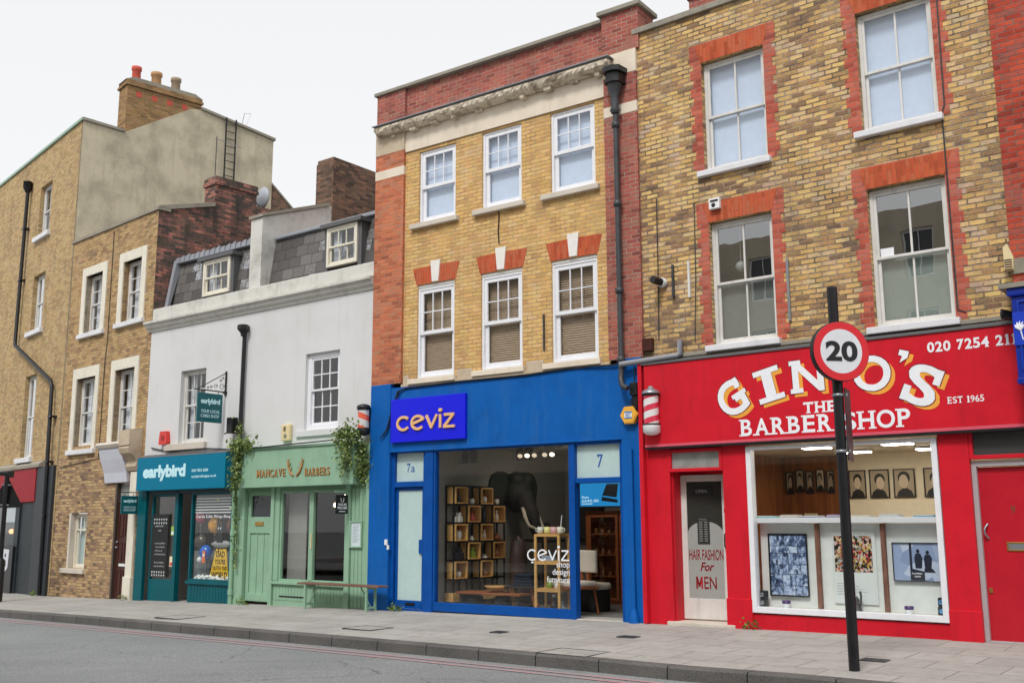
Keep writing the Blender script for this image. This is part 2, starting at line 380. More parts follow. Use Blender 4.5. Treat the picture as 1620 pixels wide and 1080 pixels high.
def thick(mb, s, u0, u1, z0, z1, y, r, ext=.004, space=1., bold=.012):     # rounded heavy lettering
    for i in range(9):
        a = i * pi / 4; dx, dz = (0, 0) if i == 8 else (r * cos(a), r * sin(a))
        put(mb, s, u0 + dx, u1 + dx, z0 + dz, z1 + dz, y - .0002 * i, bold, ext, space)
    return mb
def text(name, s, u0, u1, z0, z1, y, mat, parent, bold=0., ext=.003, space=1.):
    return put(MB(), s, u0, u1, z0, z1, y, bold, ext, space).build(name, mat, parent)
SER = dict(I='b.5 t.5', N='b0 t0 t1', H='b0 b1 t0 t1', T='b.5 d0 d1', B='b0 t0', R='b0 b1 t0', P='b0 t0', E='b0 t0', A='b0 b1', M='b0 b1 t0 t1', V='t0 t1', F='b0 t0', W='t0 t1', L='b0 t0', D='b0 t0', K='b0 b1 t0 t1')
SER['1'] = ''; SER['4'] = 'b.72'; SER['7'] = 'd0'
WID = dict(I=.42, N=.86, H=.86, T=.78, B=.72, R=.8, P=.7, E=.72, A=.86, M=1.02, V=.84, S=.62, G=.84, O=.86, C=.76)
WID.update({"'": .26, ' ': .38, '0': .62, '1': .48, '2': .6, '4': .64, '5': .58, '6': .6, '7': .58, '9': .6})
def serif(mb, s, u0, u1, z0, z1, y, bold=.03, ext=.003, th=.09, sl=.3, gap=.1, tf=None, stem=.22):
    tot = sum(WID.get(c, .75) for c in s) + gap * (len(s) - 1); H = z1 - z0; kx = (u1 - u0) / tot; x = u0; fl = 0
    for c in s:
        wd = WID.get(c, .75) * kx
        if c != ' ':
            ins = (.06 * kx if any(t[1:] in ('0', '1') and t[0] in 'bt' for t in SER.get(c, '').split()) else 0)
            a, b = x + ins, x + wd - ins
            zz0 = z0 + (H * .62 if c == "'" else 0)
            if c == '1':
                m = (a + b) / 2 + .02 * H; hw = .11 * H
                for k, P in enumerate(([(m - hw, z0), (m + hw, z0), (m + hw, z1), (m - hw, z1)], [(m - hw - .12 * H, z0), (m + hw + .1 * H, z0), (m + hw + .1 * H, z0 + .1 * H), (m - hw - .12 * H, z0 + .1 * H)], [(m - hw - .13 * H, z1 - .22 * H), (m - hw, z1 - .2 * H), (m + hw * .5, z1), (m - hw * .4, z1)])):
                    mb.prism(P, y - ext - .0003 * k, y + ext)
            else: put(mb, c, a, b, zz0, z1, y, bold, ext, 1., tf)
            st = stem * H * .5
            for t in SER.get(c, '').split():
                f = float(t[1:]); fl += 1; e = ext + .0003 * (fl % 3 + 1)
                cx = a + st * .9 if f == 0 else b - st * .9 if f == 1 else a + (b - a) * f
                if c in 'AVW' : cx = a + st * .5 if f == 0 else b - st * .5
                h = sl * H / 2; T = th * H
                if t[0] == 'd': P = [(cx - T * .5 * (1 if f == 0 else -1), z1 - .24 * H), (cx + T * .8 * (1 if f == 0 else -1), z1 - .24 * H), (cx + T * .8 * (1 if f == 0 else -1), z1), (cx - T * .5 * (1 if f == 0 else -1), z1)]
                elif t[0] == 'b': P = [(cx - h, z0), (cx + h, z0), (cx + h, z0 + T), (cx - h, z0 + T)]
                else: P = [(cx - h, z1 - T), (cx + h, z1 - T), (cx + h, z1), (cx - h, z1)]
                vs = [(p[0], y - e, p[1]) for p in P] + [(p[0], y + ext, p[1]) for p in P]
                if tf: vs = [tf(q) for q in vs]
                mb.add(vs, [(0, 1, 2, 3), (0, 4, 5, 1), (1, 5, 6, 2), (2, 6, 7, 3), (3, 7, 4, 0)])
        x += wd + gap * kx
    return mb
def ribbon(mb, pts, w, y, ext):                    # flat stroke of even width in the xz plane
    P = [Vector((a, b)) for a, b in pts]; L = []; Rr = []
    for i, p in enumerate(P):
        d = (P[min(i + 1, len(P) - 1)] - P[max(i - 1, 0)]).normalized(); n = Vector((-d.y, d.x)) * w / 2
        L.append(p + n); Rr.append(p - n)
    for i in range(len(P) - 1):
        mb.prism([(L[i].x, L[i].y), (Rr[i].x, Rr[i].y), (Rr[i + 1].x, Rr[i + 1].y), (L[i + 1].x, L[i + 1].y)], y - ext, y)
    return mb
def arc(cx, cz, r, a0, a1, n=14): return [(cx + r * cos(radians(a0 + (a1 - a0) * i / n)), cz + r * sin(radians(a0 + (a1 - a0) * i / n))) for i in range(n + 1)]
def ceviz(mb, u0, u1, z0, z1, y, ext, wf=.16, ced=False):   # thin geometric capitals-height lower case
    k = (u1 - u0) / 4.28; H = z1 - z0; kz = H; e = 0
    def st(pts, e): ribbon(mb, [(u0 + a * k, z0 + b * kz) for a, b in pts], wf * k, y, ext + e)
    st(arc(.5, .5, .45, 42, 318), 0)
    st(arc(1.58, .5, .45, 22, -42 + 360 - 4, 18), 0); st([(1.16, .42), (1.98, .72)], .0006)
    st([(2.2, .95), (2.6, .05)], 0); st([(2.56, .05), (2.98, .95)], .0006)
    st([(3.22, .02), (3.22, .95)], 0); mb.prism([(u0 + 3.22 * k + .13 * k * cos(a * pi / 5), z0 + 1.24 * kz + .13 * kz * sin(a * pi / 5)) for a in range(10)], y - ext, y)
    st([(3.5, .9), (4.2, .9)], 0); st([(4.15, .88), (3.52, .12)], .0006); st([(3.45, .08), (4.25, .08)], .0003)
    if ced: st([(.42, -.17), (.66, -.17)], 0)
    return mb
# ------------------------------------------------------------------ window builder
def ring(mb, u0, u1, z0, z1, y0, y1, w, wb=None, wt=None):
    wb = wb or w; wt = wt or w
    mb.bev(u0, u0 + w, y0, y1, z0, z1, .006).bev(u1 - w, u1, y0, y1, z0, z1, .006)
    mb.bev(u0 + w, u1 - w, y0, y1, z0, z0 + wb, .006).bev(u0 + w, u1 - w, y0, y1, z1 - wt, z1, .006); return mb
def sash(root, u0, u1, z0, z1, vf=.1, cols=2, rt=1, rb=1, fw=.055, m=None, split=.5, back=None, backm=None, low=None, gm=None, sw=.04, barw=.022, label=None, name='window'):
    m = m or M_upvc; mb = MB(); ring(mb, u0, u1, z0, z1, vf, vf + .1, fw)
    a, b, c, d = u0 + fw, u1 - fw, z0 + fw, z1 - fw; mid = c + (d - c) * split
    ring(mb, a, b, mid - sw * .5, d, vf + .012, vf + .048, sw); ring(mb, a, b, c, mid + sw * .5, vf + .05, vf + .086, sw, sw * 1.3)
    for (zz0, zz1, y, rows) in ((mid + sw * .5, d - sw, vf + .02, rt), (c + sw * 1.3, mid - sw * .5, vf + .058, rb)):
        if rows < 0: continue
        cc = cols if rows > 0 else 1
        for i in range(1, cc):
            x = a + sw + (b - a - 2 * sw) * i / cc; mb.box(x - barw / 2, x + barw / 2, y, y + .024, zz0, zz1)
        for j in range(1, rows):
            z = zz0 + (zz1 - zz0) * j / rows; mb.box(a + sw, b - sw, y + .002, y + .022, z - barw / 2, z + barw / 2)
    w_ = mb.build(name, m, root, label)
    g = MB().quad((a, vf + .034, mid), (b, vf + .034, mid), (b, vf + .034, d), (a, vf + .034, d)).quad((a, vf + .07, c), (b, vf + .07, c), (b, vf + .07, mid), (a, vf + .07, mid))
    g.build('pane', gm or M_glassup, w_)
    y = vf + .13
    if back == 'blind':
        MB().box(a, b, y, y + .01, c if low is None else low, d).build('blind', backm, w_)
    if back == 'lower':
        MB().box(a, b, y, y + .01, c, mid).build('half_panel', backm, w_)
    if back == 'curtain':
        for s0, s1 in (low or ((0, 1),)):
            n = 40; q = MB(); xs = [a + (b - a) * (s0 + (s1 - s0) * i / n) for i in range(n + 1)]
            ys = [y + .03 + .018 * sin(i * 1.25 + .7 * sin(i * .37)) for i in range(n + 1)]
            for i in range(n): q.add([(xs[i], ys[i], c), (xs[i + 1], ys[i + 1], c), (xs[i + 1], ys[i + 1], d), (xs[i], ys[i], d)], [(0, 1, 2, 3)], True)
            q.build('curtain', backm, w_)
    if back == 'slats':
        q = MB(); z = c + .015
        while z < d - .03:
            q.quad((a, y, z), (b, y, z), (b, y + .016, z + .038), (a, y + .016, z + .038)); z += .041
        q.build('blind', backm, w_)
        MB().box(a, b, y + .03, y + .035, c, d).build('slat_gap_sheet', plain('shaded slat gap', A(150, 126, 106), .9), w_)  # added sheet: darker slat colour paints the shade between the slats
    return w_
def sill(w_, u0, u1, z0, z1, out, m, vin=.1):
    return MB().bev(u0, u1, -out, vin, z0, z1, .012).build('sill', m, w_)
def body(root, u0, u1, z0, z1, depth, m, back=True):
    b = MB()
    b.quad((u0, depth, z0), (u0, .14, z0), (u0, .14, z1), (u0, depth, z1)).quad((u1, .14, z0), (u1, depth, z0), (u1, depth, z1), (u1, .14, z1)).quad((u1, depth, z0), (u0, depth, z0), (u0, depth, z1), (u1, depth, z1))
    b.build('side_wall', m, root)
    MB().quad((u0, .0, z1), (u1, .0, z1), (u1, depth, z1), (u0, depth, z1)).build('roof', M_dklead, root)
def room(root, u0, u1, z0, z1, v0, v1, mw, mf, mc=None, name='interior'):
    MB().quad((u0, v0, z0), (u0, v0, z1), (u0, v1, z1), (u0, v1, z0)).quad((u1, v0, z0), (u1, v1, z0), (u1, v1, z1), (u1, v0, z1)).quad((u0, v1, z0), (u0, v1, z1), (u1, v1, z1), (u1, v1, z0)).build(name + '_wall', mw, root)
    MB().quad((u0, v0, z0), (u1, v0, z0), (u1, v1, z0), (u0, v1, z0)).build(name + '_floor', mf, root)
    MB().quad((u0, v0, z1), (u0, v1, z1), (u1, v1, z1), (u1, v0, z1)).build(name + '_ceiling', mc or mw, root)
# ================================================================== THE SETTING
def base_z(k, u):
    if k == 'G': return .0 + .01 * min(u, 4)
    if k == 'C': return -.05 + .05 * u / 5.76
    if k == 'W': return -.2 + .15 * u / 7.45
    if k == 'B': return -.31 + .11 * u / 4.62
    return -.31 + .02 * u
KERB = [(-26, 35, -.69), (-13.93, 24.69, -.37), (-10.68, 21.908, -.266), (-7.949, 19.58, -.198), (-5.688, 17.522, -.136), (-3.91, 16.06, -.102), (-2.421, 14.902, -.086), (-1.132, 13.865, -.072), (-.014, 12.917, -.057), (.959, 12.092, -.044), (1.809, 11.342, -.033), (2.75, 10.665, -.021), (6.2, 8.0, -.02), (13, 2.6, -.02)]
INN = [('L', -16), ('B', 0), ('B', 4.4), ('W', 3.1), ('W', 6.14), ('C', .9), ('C', 2.77), ('C', 4.43), ('G', .3), ('G', 1.57), ('G', 2.7), ('G', 3.86), ('G', 8), ('G', 16)]
def strip(name, a, b, mat, kind='structure', v0=0, v1=1, sub=1):
    me = bpy.data.meshes.new(name); n = len(a); vs = [tuple(p) for p in a] + [tuple(p) for p in b]
    me.from_pydata(vs, [], [(i, i + 1, n + i + 1, n + i) for i in range(n - 1)]); me.update()
    s = [0]
    for p, q in zip(b, b[1:]): s.append(s[-1] + (Vector(p) - Vector(q)).length)
    uvl = me.uv_layers.new(name='UVMap').data
    wid = [(Vector(p) - Vector(q)).length for p, q in zip(a, b)]
    for f in me.polygons:
        for li in f.loop_indices:
            vi = me.loops[li].vertex_index; uvl[li].uv = (s[vi % n], 0 if vi >= n else wid[vi])
        if f.normal.z < 0: f.flip()
    me.materials.append(mat); o = bpy.data.objects.new(name, me); COL.objects.link(o)
    if kind: o['kind'] = kind
    return o
def paving():
    t = NT('concrete paving slabs'); uv = uvn(t); o = objc(t)
    b = t.n('TexBrick', dict(offset=.5), Vector=uv, Color1=(0, 0, 0, 1), Color2=(1, 1, 1, 1), Mortar=(.5, .5, .5, 1), Scale=1., Mortar_Size=.007, Mortar_Smooth=.3, Bias=0., Brick_Width=.75, Row_Height=.6)
    n1 = t.noise(o, .9, 7, .65); n2 = t.noise(o, 45, 3); n3 = t.noise(o, 5, 5, .6)
    f = t.math('ADD', t.math('MULTIPLY', b.outputs['Color'], .14), t.math('ADD', t.math('MULTIPLY', n1, .5), t.math('MULTIPLY', n2, .4)))
    c = t.ramp(f, [(.25, A(138, 135, 131)), (.52, A(164, 161, 156)), (.8, A(180, 177, 172))]).outputs[0]
    vo = t.n('TexVoronoi', dict(feature='F1'), Vector=o, Scale=3.3)
    spot = t.math('MULTIPLY', t.math('LESS_THAN', vo.outputs['Distance'], .045), .45)
    c = t.mix(spot, c, A(96, 94, 92))
    c = t.mix(t.math('MULTIPLY', t.ramp(n3, [(.5, (0, 0, 0)), (.68, (1, 1, 1))]), .3), c, A(120, 115, 108))
    c = t.mix(t.math('MULTIPLY', b.outputs['Fac'], t.ramp(n1, [(.35, (.45,) * 3), (.6, (1,) * 3)])), c, A(92, 86, 80))
    h = t.math('ADD', t.math('MULTIPLY', b.outputs['Fac'], -1.), t.math('ADD', t.math('MULTIPLY', n2, .3), t.math('MULTIPLY', b.outputs['Color'], .4)))
    return t.fin(c, .85, h, .5, .01, .25)
def asphalt():
    t = NT('worn asphalt'); o = objc(t)
    n1 = t.noise(o, .5, 6, .6); n2 = t.noise(o, 42, 4, .8); n3 = t.noise(t.n('Mapping', Vector=o, Rotation=(0, 0, radians(38)), Scale=(.25, 2.2, 1)), 1.6, 5)
    f = t.math('ADD', t.math('MULTIPLY', n1, .16), t.math('ADD', t.math('MULTIPLY', n2, .74), t.math('MULTIPLY', n3, .07)))
    c = t.ramp(f, [(.32, A(88, 91, 93)), (.54, A(140, 143, 143)), (.76, A(192, 194, 193))]).outputs[0]
    cr = t.n('TexVoronoi', dict(feature='DISTANCE_TO_EDGE'), Vector=t.n('VectorMath', dict(operation='MULTIPLY_ADD'), i0=t.noise(o, 2, 4).outputs['Color'], i1=(.5, .5, 0), i2=o), Scale=.33)
    ck = t.math('MULTIPLY', t.math('LESS_THAN', cr.outputs['Distance'], .0022), .5)
    c = t.mix(ck, c, (.05, .05, .05, 1))
    return t.fin(c, .9, n2, .6, .006, .25)
def kerbmat():
    t = NT('dark granite kerb'); uv = uvn(t); o = objc(t)
    x = t.n('SeparateXYZ', Vector=uv).outputs[0]
    fr = t.math('FRACT', t.math('DIVIDE', x, .92)); j = t.math('LESS_THAN', t.math('ABSOLUTE', t.math('SUBTRACT', fr, .5)), .009)
    n = t.noise(o, 60, 3); n2 = t.noise(o, 1.7, 5)
    c = t.ramp(t.math('ADD', t.math('MULTIPLY', n, .6), t.math('MULTIPLY', n2, .4)), [(.3, A(70, 69, 68)), (.7, A(114, 111, 108))])
    c = t.mix(j, c.outputs[0], (.02, .02, .02, 1))
    return t.fin(c, .8, t.math('ADD', n, t.math('MULTIPLY', j, -3.)), .5, .01, .3)
def redline():
    t = NT('faded red road paint'); o = objc(t)
    n = t.noise(o, 26, 4, .7); n1 = t.noise(o, 1.2, 4)
    c = t.ramp(n, [(.35, A(146, 132, 134)), (.52, A(176, 134, 140)), (.8, A(186, 140, 146))]).outputs[0]
    c = t.mix(t.ramp(n1, [(.38, (0, 0, 0)), (.66, (.85,) * 3)]).outputs[0], c, A(152, 144, 145))
    return t.fin(c, .85, n, .4, .004, .3)
def off(P, d, dz=0):
    out = []
    for i, p in enumerate(P):
        a = Vector(P[max(i - 1, 0)][:2]); b = Vector(P[min(i + 1, len(P) - 1)][:2]); t = (b - a).normalized(); n = Vector((t.y, -t.x))
        if n.y > 0: n = -n
        out.append((p[0] + n.x * d, p[1] + n.y * d, p[2] + dz))
    return out
inner = [world(k, u, .5, base_z(k, u)) for k, u in INN]
pav = strip('pavement', inner, KERB, paving())
M_kerb = kerbmat()
top_in, k0, k1 = off(KERB, -.16, .006), off(KERB, .0, .006), off(KERB, .03, -.012)
kerb_o = bpy.data.meshes.new('kerb'); n = len(KERB); lay = [off(KERB, -.16, -.05), off(KERB, -.16, .006), off(KERB, .005, .006), off(KERB, .022, -.014), off(KERB, .03, -.3)]
kerb_o.from_pydata([p for l in lay for p in l], [], [(r * n + i, r * n + i + 1, (r + 1) * n + i + 1, (r + 1) * n + i) for r in range(4) for i in range(n - 1)])
acc = [0]
for p, q in zip(KERB, KERB[1:]): acc.append(acc[-1] + (Vector(p) - Vector(q)).length)
ul = kerb_o.uv_layers.new(name='UVMap').data
for f in kerb_o.polygons:
    for li in f.loop_indices: vi = kerb_o.loops[li].vertex_index; ul[li].uv = (acc[vi % n], (vi // n) * .1)
kerb_o.materials.append(M_kerb); ko = bpy.data.objects.new('kerb', kerb_o); COL.objects.link(ko); ko['kind'] = 'structure'
g0 = off(KERB, .0, -.135)
road = strip('road', g0, [(p[0] - 34 * .62, p[1] - 34 * .78, p[2] * .3 - .10) for p in KERB], asphalt())
M_redline = redline()
def marking(d0, d1):
    return strip('red_line_marking', off(KERB, d0, -.128), off(KERB, d1, -.128), M_redline)
marking(.27, .35); marking(.47, .55)
land = MB().quad((-300, -300, -1.2), (300, -300, -1.2), (300, 300, -1.2), (-300, 300, -1.2)).build('ground', asphalt()); land['kind'] = 'structure'
# the far pavement and terrace on the photographer's side, seen only as reflections in the glass
far = Matrix
def far_pt(u, d): return world('C', u, -d)
fp = strip('far_pavement', [(*far_pt(u, 13.2)[:2], -.0) for u in (-30, 0, 30)], [(*far_pt(u, 17.6)[:2], .02) for u in (-30, 0, 30)], bpy.data.materials['concrete paving slabs'])
def far_terrace():
    t = thing('opposite_terrace', 'pale terrace with white sash windows across the road, seen in the window glass', 'building', 'C', 32, -17.2, 0, pi)
    hs = [(1.2 + i * 2.6, 2.15 + i * 2.6, z, z + 1.5) for i in range(19) for z in (3.7, 6.3, 8.8)]
    MB().wall(-2, 52, 0, 11, hs, .15).build('wall', stucco('pale far terrace wall', A(206, 196, 176), .4), t)  # made pale to brighten its reflection in the first-floor panes
    fr = MB(); gl = MB()
    for a, b, c, d in hs:
        ring(fr, a, b, c, d, .1, .16, .07); fr.box(a, b, .1, .15, (c + d) / 2 - .03, (c + d) / 2 + .03); fr.box((a + b) / 2 - .015, (a + b) / 2 + .015, .1, .14, c, d)
        gl.quad((a, .15, c), (b, .15, c), (b, .15, d), (a, .15, d))
    fr.build('window_frame', M_upvc, t); gl.build('window_pane', plain('dark far window', (.05, .055, .06, 1), .1), t)
    MB().box(-2, 52, -.12, -.004, 2.5, 3.3).build('fascia', plain('far green fascia', A(60, 84, 70), .5), t)
    MB().box(-2, 52, -.06, -.004, .0, 2.5).build('reflected_dark_band', plain('dark far band', (.03, .03, .032, 1), .4), t)  # dark band added to lower the reflections in the shop panes
    MB().quad((-2, 6, 11), (52, 6, 11), (52, 0, 11), (-2, 0, 11)).build('roof', M_dklead, t)
far_terrace()
# ================================================================== HOUSE L: tall brick house at the left
def house_tall():
    R = thing('tall_brick_house', 'tall brown brick house with grey rendered gable at the end of the row', 'building', 'L', 0, 0, 0)
    wins = [(-3.2, -2.17, 9.86, 11.42), (-3.2, -2.17, 7.0, 8.68), (-3.22, -2.2, 3.34, 5.7)]
    MB().wall(-16, .1, -.7, 12.55, wins, .16).build('wall', M_tall, R)
    MB().box(-16, .14, -.05, .3, 12.552, 12.63).build('coping', plain('copper green capping', A(150, 176, 160), .6), R)
    for a, b, c, d in wins:
        w_ = sash(R, a, b, c, d, .12, 2, 1, 1, .06, M_oldwhite, .5, 'curtain', M_curtain, ((0, .42), (.62, 1)))
        sill(w_, a - .16, b + .16, c - .14, c, .1, M_wsill, .12)
    MB().prism([(0, 3), (0, 12.55), (1.15, 12.5), (3.1, 13.75), (3.4, 13.8), (5.85, 13.44), (5.85, 3)], .0, .1, 'x').build('gable', M_gable, R)
    MB().prism([(-.02, 12.55), (1.15, 12.5), (1.15, 12.57), (-.02, 12.63)], .0, .16, 'x').build('gable_coping', M_coping, R); MB().prism([(3.4, 13.8), (5.9, 13.44), (5.9, 13.52), (3.4, 13.88)], -.1, .16, 'x').build('gable_coping', M_coping, R)
    MB().prism([(5.852, 3), (5.852, 12.0), (7.6, 10.5), (9, 9.6), (9, 3)], -.1, .07, 'x').build('rear_wall', M_dkbrown, R)
    MB().prism([(5.852, 12.002), (7.6, 10.502), (7.6, 10.57), (5.852, 12.07)], -.1, .1, 'x').build('rear_coping', M_coping, R)
    MB().quad((-16, 0, 12.5), (0, 0, 12.5), (0, 5.8, 13.3), (-16, 5.8, 13.3)).quad((-16, 5.8, 3), (-16, 5.8, 13.3), (0, 5.8, 13.3), (0, 5.8, 3)).build('roof', M_dklead, R)
    ch = MB().box(-.5, .097, 1.15, 3.4, 12.2, 13.95).box(-.55, .156, 1.1, 3.45, 13.952, 14.02).box(-.52, .126, 1.13, 3.42, 14.022, 14.12).build('chimney_stack', M_chim, R)
    MB().prism([(1.1, 14.122), (3.45, 14.122), (3.2, 14.24), (1.35, 14.24)], -.5, .1, 'x').build('flaunching', M_coping, ch)
    patch = MB()
    for v in (1.42, 1.88, 2.34, 2.8): patch.box(.0985, .102, v, v + .16, 13.66, 13.82)
    patch.build('red_brick_patch', M_terra, ch)
    for v, m, r in ((1.5, M_terra, .13), (2.1, M_buff, .15), (2.7, M_grayclay, .14)):
        MB().lathe([(r, 14.2), (r * .92, 14.55), (r * 1.12, 14.58), (r * 1.12, 14.68), (r * .8, 14.68), (r * .78, 14.5)], (-.2, v, 0), 14).build('chimney_pot', m, ch)
    dp = MB().tube([(-4.08, -.12, 11.5), (-4.12, -.12, 6.85), (-4.05, -.13, 6.72), (-.62, -.13, 5.32), (-.5, -.12, 5.15), (-.36, -.12, 2), (-.3, -.12, -.3)], .055, 8)
    dp.lathe([(.06, 11.45), (.14, 11.6), (.14, 11.78), (.16, 11.8)], (-4.08, -.13, 0), 4)
    for z in (10.3, 8.7, 4.3, 3.1, 1.7, .5): dp.box((-4.2 if z > 6 else -.52), (-4.0 if z > 6 else -.26), -.17, -.0, z, z + .05)
    dp.build('downpipe', M_black, R)
    # ground floor shop of the tall house
    s = thing('red_fascia_shopfront', 'dark shopfront under a plain red fascia at the far left end', 'shopfront', 'L', 0, 0, 0)
    MB().box(-12, -1.33, -.1, .0, 2.1, 3.02).build('fascia', paint('dark red fascia', A(150, 16, 32), .45, .06, spec=.12), s)
    MB().prism([(-.14, 3.022), (.0, 3.022), (.0, 3.2), (-.14, 3.1)], -12, -1.0, 'x').build('fascia_capping', M_coping, s)
    M_sl = paint('dark slate panel', A(46, 54, 58), .5, .15, spec=.2)
    p = MB().box(-1.32, -.02, -.08, .0, -.5, 3.02)
    p.build('pilaster', paint('black pilaster', A(46, 50, 56), .5, .1), s)
    p = MB().bev(-2.85, -2.5, -.1, .0, -.5, 2.08).bev(-2.5, -1.34, -.05, .0, -.5, 2.08)
    p.build('panel', M_sl, s)
    MB().box(-12, -2.86, -.06, .0, -.5, .72).build('stall_riser', plain('black stall riser', (.015, .015, .017, 1), .4), s)
    fr = ring(MB(), -6.5, -2.86, .73, 2.08, -.06, .0, .06).build('display_window', M_black, s)
    MB().quad((-6.5, -.02, .75), (-2.9, -.02, .75), (-2.9, -.02, 2.06), (-6.5, -.02, 2.06)).build('pane', plain('dim shop glass', (.05, .055, .06, 1), .06), fr)
    MB().bev(-4.3, -3.0, -.035, -.022, 1.55, 1.95).build('light_box', plain('pale window display', A(180, 190, 196), .4), fr)
    MB().ball((-3.25, -.05, 1.3), .07, 10).build('lamp_globe', emit('warm lamp glow', (1, .55, .3, 1), 1.2), fr)
    return R
house_tall()
lad = thing('roof_ladder', 'black iron ladder fixed up the grey rendered gable', 'ladder', 'L', .14, 4.36, 11.0)
for y in (-.16, .16): MB().box(.02, .05, y - .02, y + .02, 0, 2.75).build('rail', M_black, lad)
for i in range(11): MB().tube([(.035, -.16, .2 + i * .235), (.035, .16, .2 + i * .235)], .011, 6).build('rung', M_black, lad)
ae = thing('roof_aerial', 'thin wire aerial standing above the rendered gable behind the ladder', 'aerial', 'L', 0, 4.75, 13.5)
MB().tube([(0, 0, 0), (.0, .12, .62)], .012, 6).tube([(0, .1, 0), (.0, .34, .66)], .006, 5).tube([(0, .12, .62), (0, .34, .66)], .006, 5).build('mast', M_steel, ae)
ae = thing('wall_aerial', 'pole aerial with crossbar on the rendered gable, left of the ladder', 'aerial', 'L', .2, 3.9, 11.3)
MB().tube([(0, 0, 0), (0, 0, 1.75)], .014, 6).build('mast', M_iron, ae)
MB().tube([(0, -.05, 1.68), (.1, .75, 1.55)], .01, 6).build('boom', M_steel, ae)
# ================================================================== HOUSE B: brick house with white window surrounds
def house_b():
    R = thing('brick_house', 'narrow brown brick house with white window surrounds and a sooty brick flank', 'building', 'B', 0, 0, 0)
    w4 = [(1.0, 1.95, 6.4, 7.93), (3.04, 3.98, 6.42, 7.95), (.86, 1.92, 3.45, 5.2), (2.95, 3.95, 3.4, 5.22)]
    door = (3.42, 4.12, -.3, 2.45); gw = (.95, 1.93, .41, 1.77)
    MB().wall(0, 4.62, 3.18, 9.0, w4, .16).build('wall', M_stock, R)
    MB().wall(0, 4.62, -.5, 3.18, [gw, door], .16).build('lower_wall', brick('brown and purple brick', [(.05, A(84, 70, 66)), (.28, A(128, 104, 84)), (.5, A(168, 138, 100)), (.74, A(198, 168, 120)), (.92, A(132, 100, 92))], A(150, 134, 114), soot=.3, rw=.62, bed=.35, erode=.4, gain=(1.02, 1.02, 1.06)), R)
    MB().box(-.0, 4.66, -.04, .3, 9.002, 9.07).build('coping', M_coping, R)
    for (a, b, c, d), (x0, x1, z0, z1) in zip(w4, [(.8, 2.17, 6.26, 8.16), (2.83, 4.2, 6.28, 8.2), (.65, 2.1, 3.24, 5.48), (2.74, 4.14, 3.2, 5.48)]):
        w_ = sash(R, a, b, c, d, .14, 2, 2, 2, .055, M_oldwhite, .5, 'curtain', M_curtain)
        sr = MB(); sr.bev(x0, a, -.035, .13, z0 + .12, z1).bev(b, x1, -.035, .13, z0 + .12, z1).bev(a, b, -.035, .13, d, z1)
        sr.build('surround', M_cremefr, w_); sill(w_, x0 - .03, x1 + .03, z0, z0 + .118, .09, M_wsill, .14)
    a, b, c, d = gw
    w_ = sash(R, a + .1, b, c, d - .02, .13, 2, 1, 1, .05, M_cremefr, .72, 'blind', M_frost)
    MB().bev(a, a + .1, -.004, .2, c, d).build('stone_jamb', M_sill, w_); sill(w_, .74, 2.0, .29, .408, .07, M_sill, .13)
    dl = MB().box(3.44, 4.1, .05, .09, -.26, 1.98)
    for z0, z1 in ((-.1, .45), (.62, 1.08), (1.2, 1.84)):
        for x0 in (3.53, 3.82): ring(dl, x0, x0 + .2, z0, z1, .035, .05, .025)
    dr = dl.build('door', M_brown, R)
    MB().box(3.62, 3.92, .035, .049, .52, .58).build('letterbox', M_whitepl, dr)
    MB().lathe([(.022, 0), (.03, -.03), (.012, -.05)], (3.5, .04, .95), 10, True, 'y').tube([(3.5, .04, 1.1), (3.5, .0, 1.06)], .012, 6).build('handle', M_steel, dr)
    MB().box(3.44, 4.1, .04, .12, 2.0, 2.06).box(3.36, 3.439, -.02, .1, -.3, 2.45).build('frame', plain('dark door frame', A(70, 56, 48), .5), dr)
    MB().quad((3.44, .08, 2.06), (4.1, .08, 2.06), (4.1, .08, 2.44), (3.44, .08, 2.44)).build('fanlight', M_grime, dr)
    # flank wall and stack
    MB().prism([(0.001, 6), (0.001, 8.998), (1.5, 9.42), (2.7, 9.72), (6, 9.8), (6, 6)], 4.5, 4.621, 'x').build('flank_wall', M_dkred, R)
    MB().prism([(-.02, 9.072), (-.02, 9.1), (1.5, 9.53), (1.5, 9.425), (.3, 9.08)], 4.46, 4.66, 'x').build('flank_coping', M_coping, R)
    ch = MB().box(4.12, 4.628, 1.5, 2.72, 8.8, 10.02).box(4.08, 4.66, 1.46, 2.76, 10.022, 10.1).box(4.1, 4.645, 1.48, 2.74, 10.102, 10.24).build('chimney_stack', M_dkred, R)
    MB().quad((0, .3, 8.9), (4.5, .3, 8.9), (4.5, 6, 9.4), (0, 6, 9.4)).quad((0, 6, 0), (0, 6, 9.4), (4.5, 6, 9.4), (4.5, 6, 0)).build('roof', M_dklead, R)
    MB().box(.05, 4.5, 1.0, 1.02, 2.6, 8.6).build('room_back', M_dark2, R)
    MB().tube([(2.4, -.02, 8.9), (2.42, -.02, 6.0), (2.36, -.02, 5.6), (2.36, -.02, 3.1), (.2, -.02, 2.95)], .01, 5).build('cable', M_iron, R)
    # remains of an old shopfront: flared board over the door, console bracket and white pilaster
    s = thing('door_hood', 'white flared hood board with a scrolled stone bracket above the brown door', 'hood', 'B', 0, 0, 0)
    MB().prism([(-.004, 2.47), (-.06, 2.47), (-.1, 2.7), (-.2, 3.0), (-.26, 3.22), (-.26, 3.28), (-.004, 3.28)], 2.86, 3.98, 'x').build('board', paint('lilac white board', A(206, 208, 220), .5, .04), s)
    MB().prism([(-.004, 3.285), (-.3, 3.285), (-.34, 3.36), (-.3, 3.42), (-.004, 3.46)], 2.8, 3.98, 'x').build('moulding', M_sill, s)
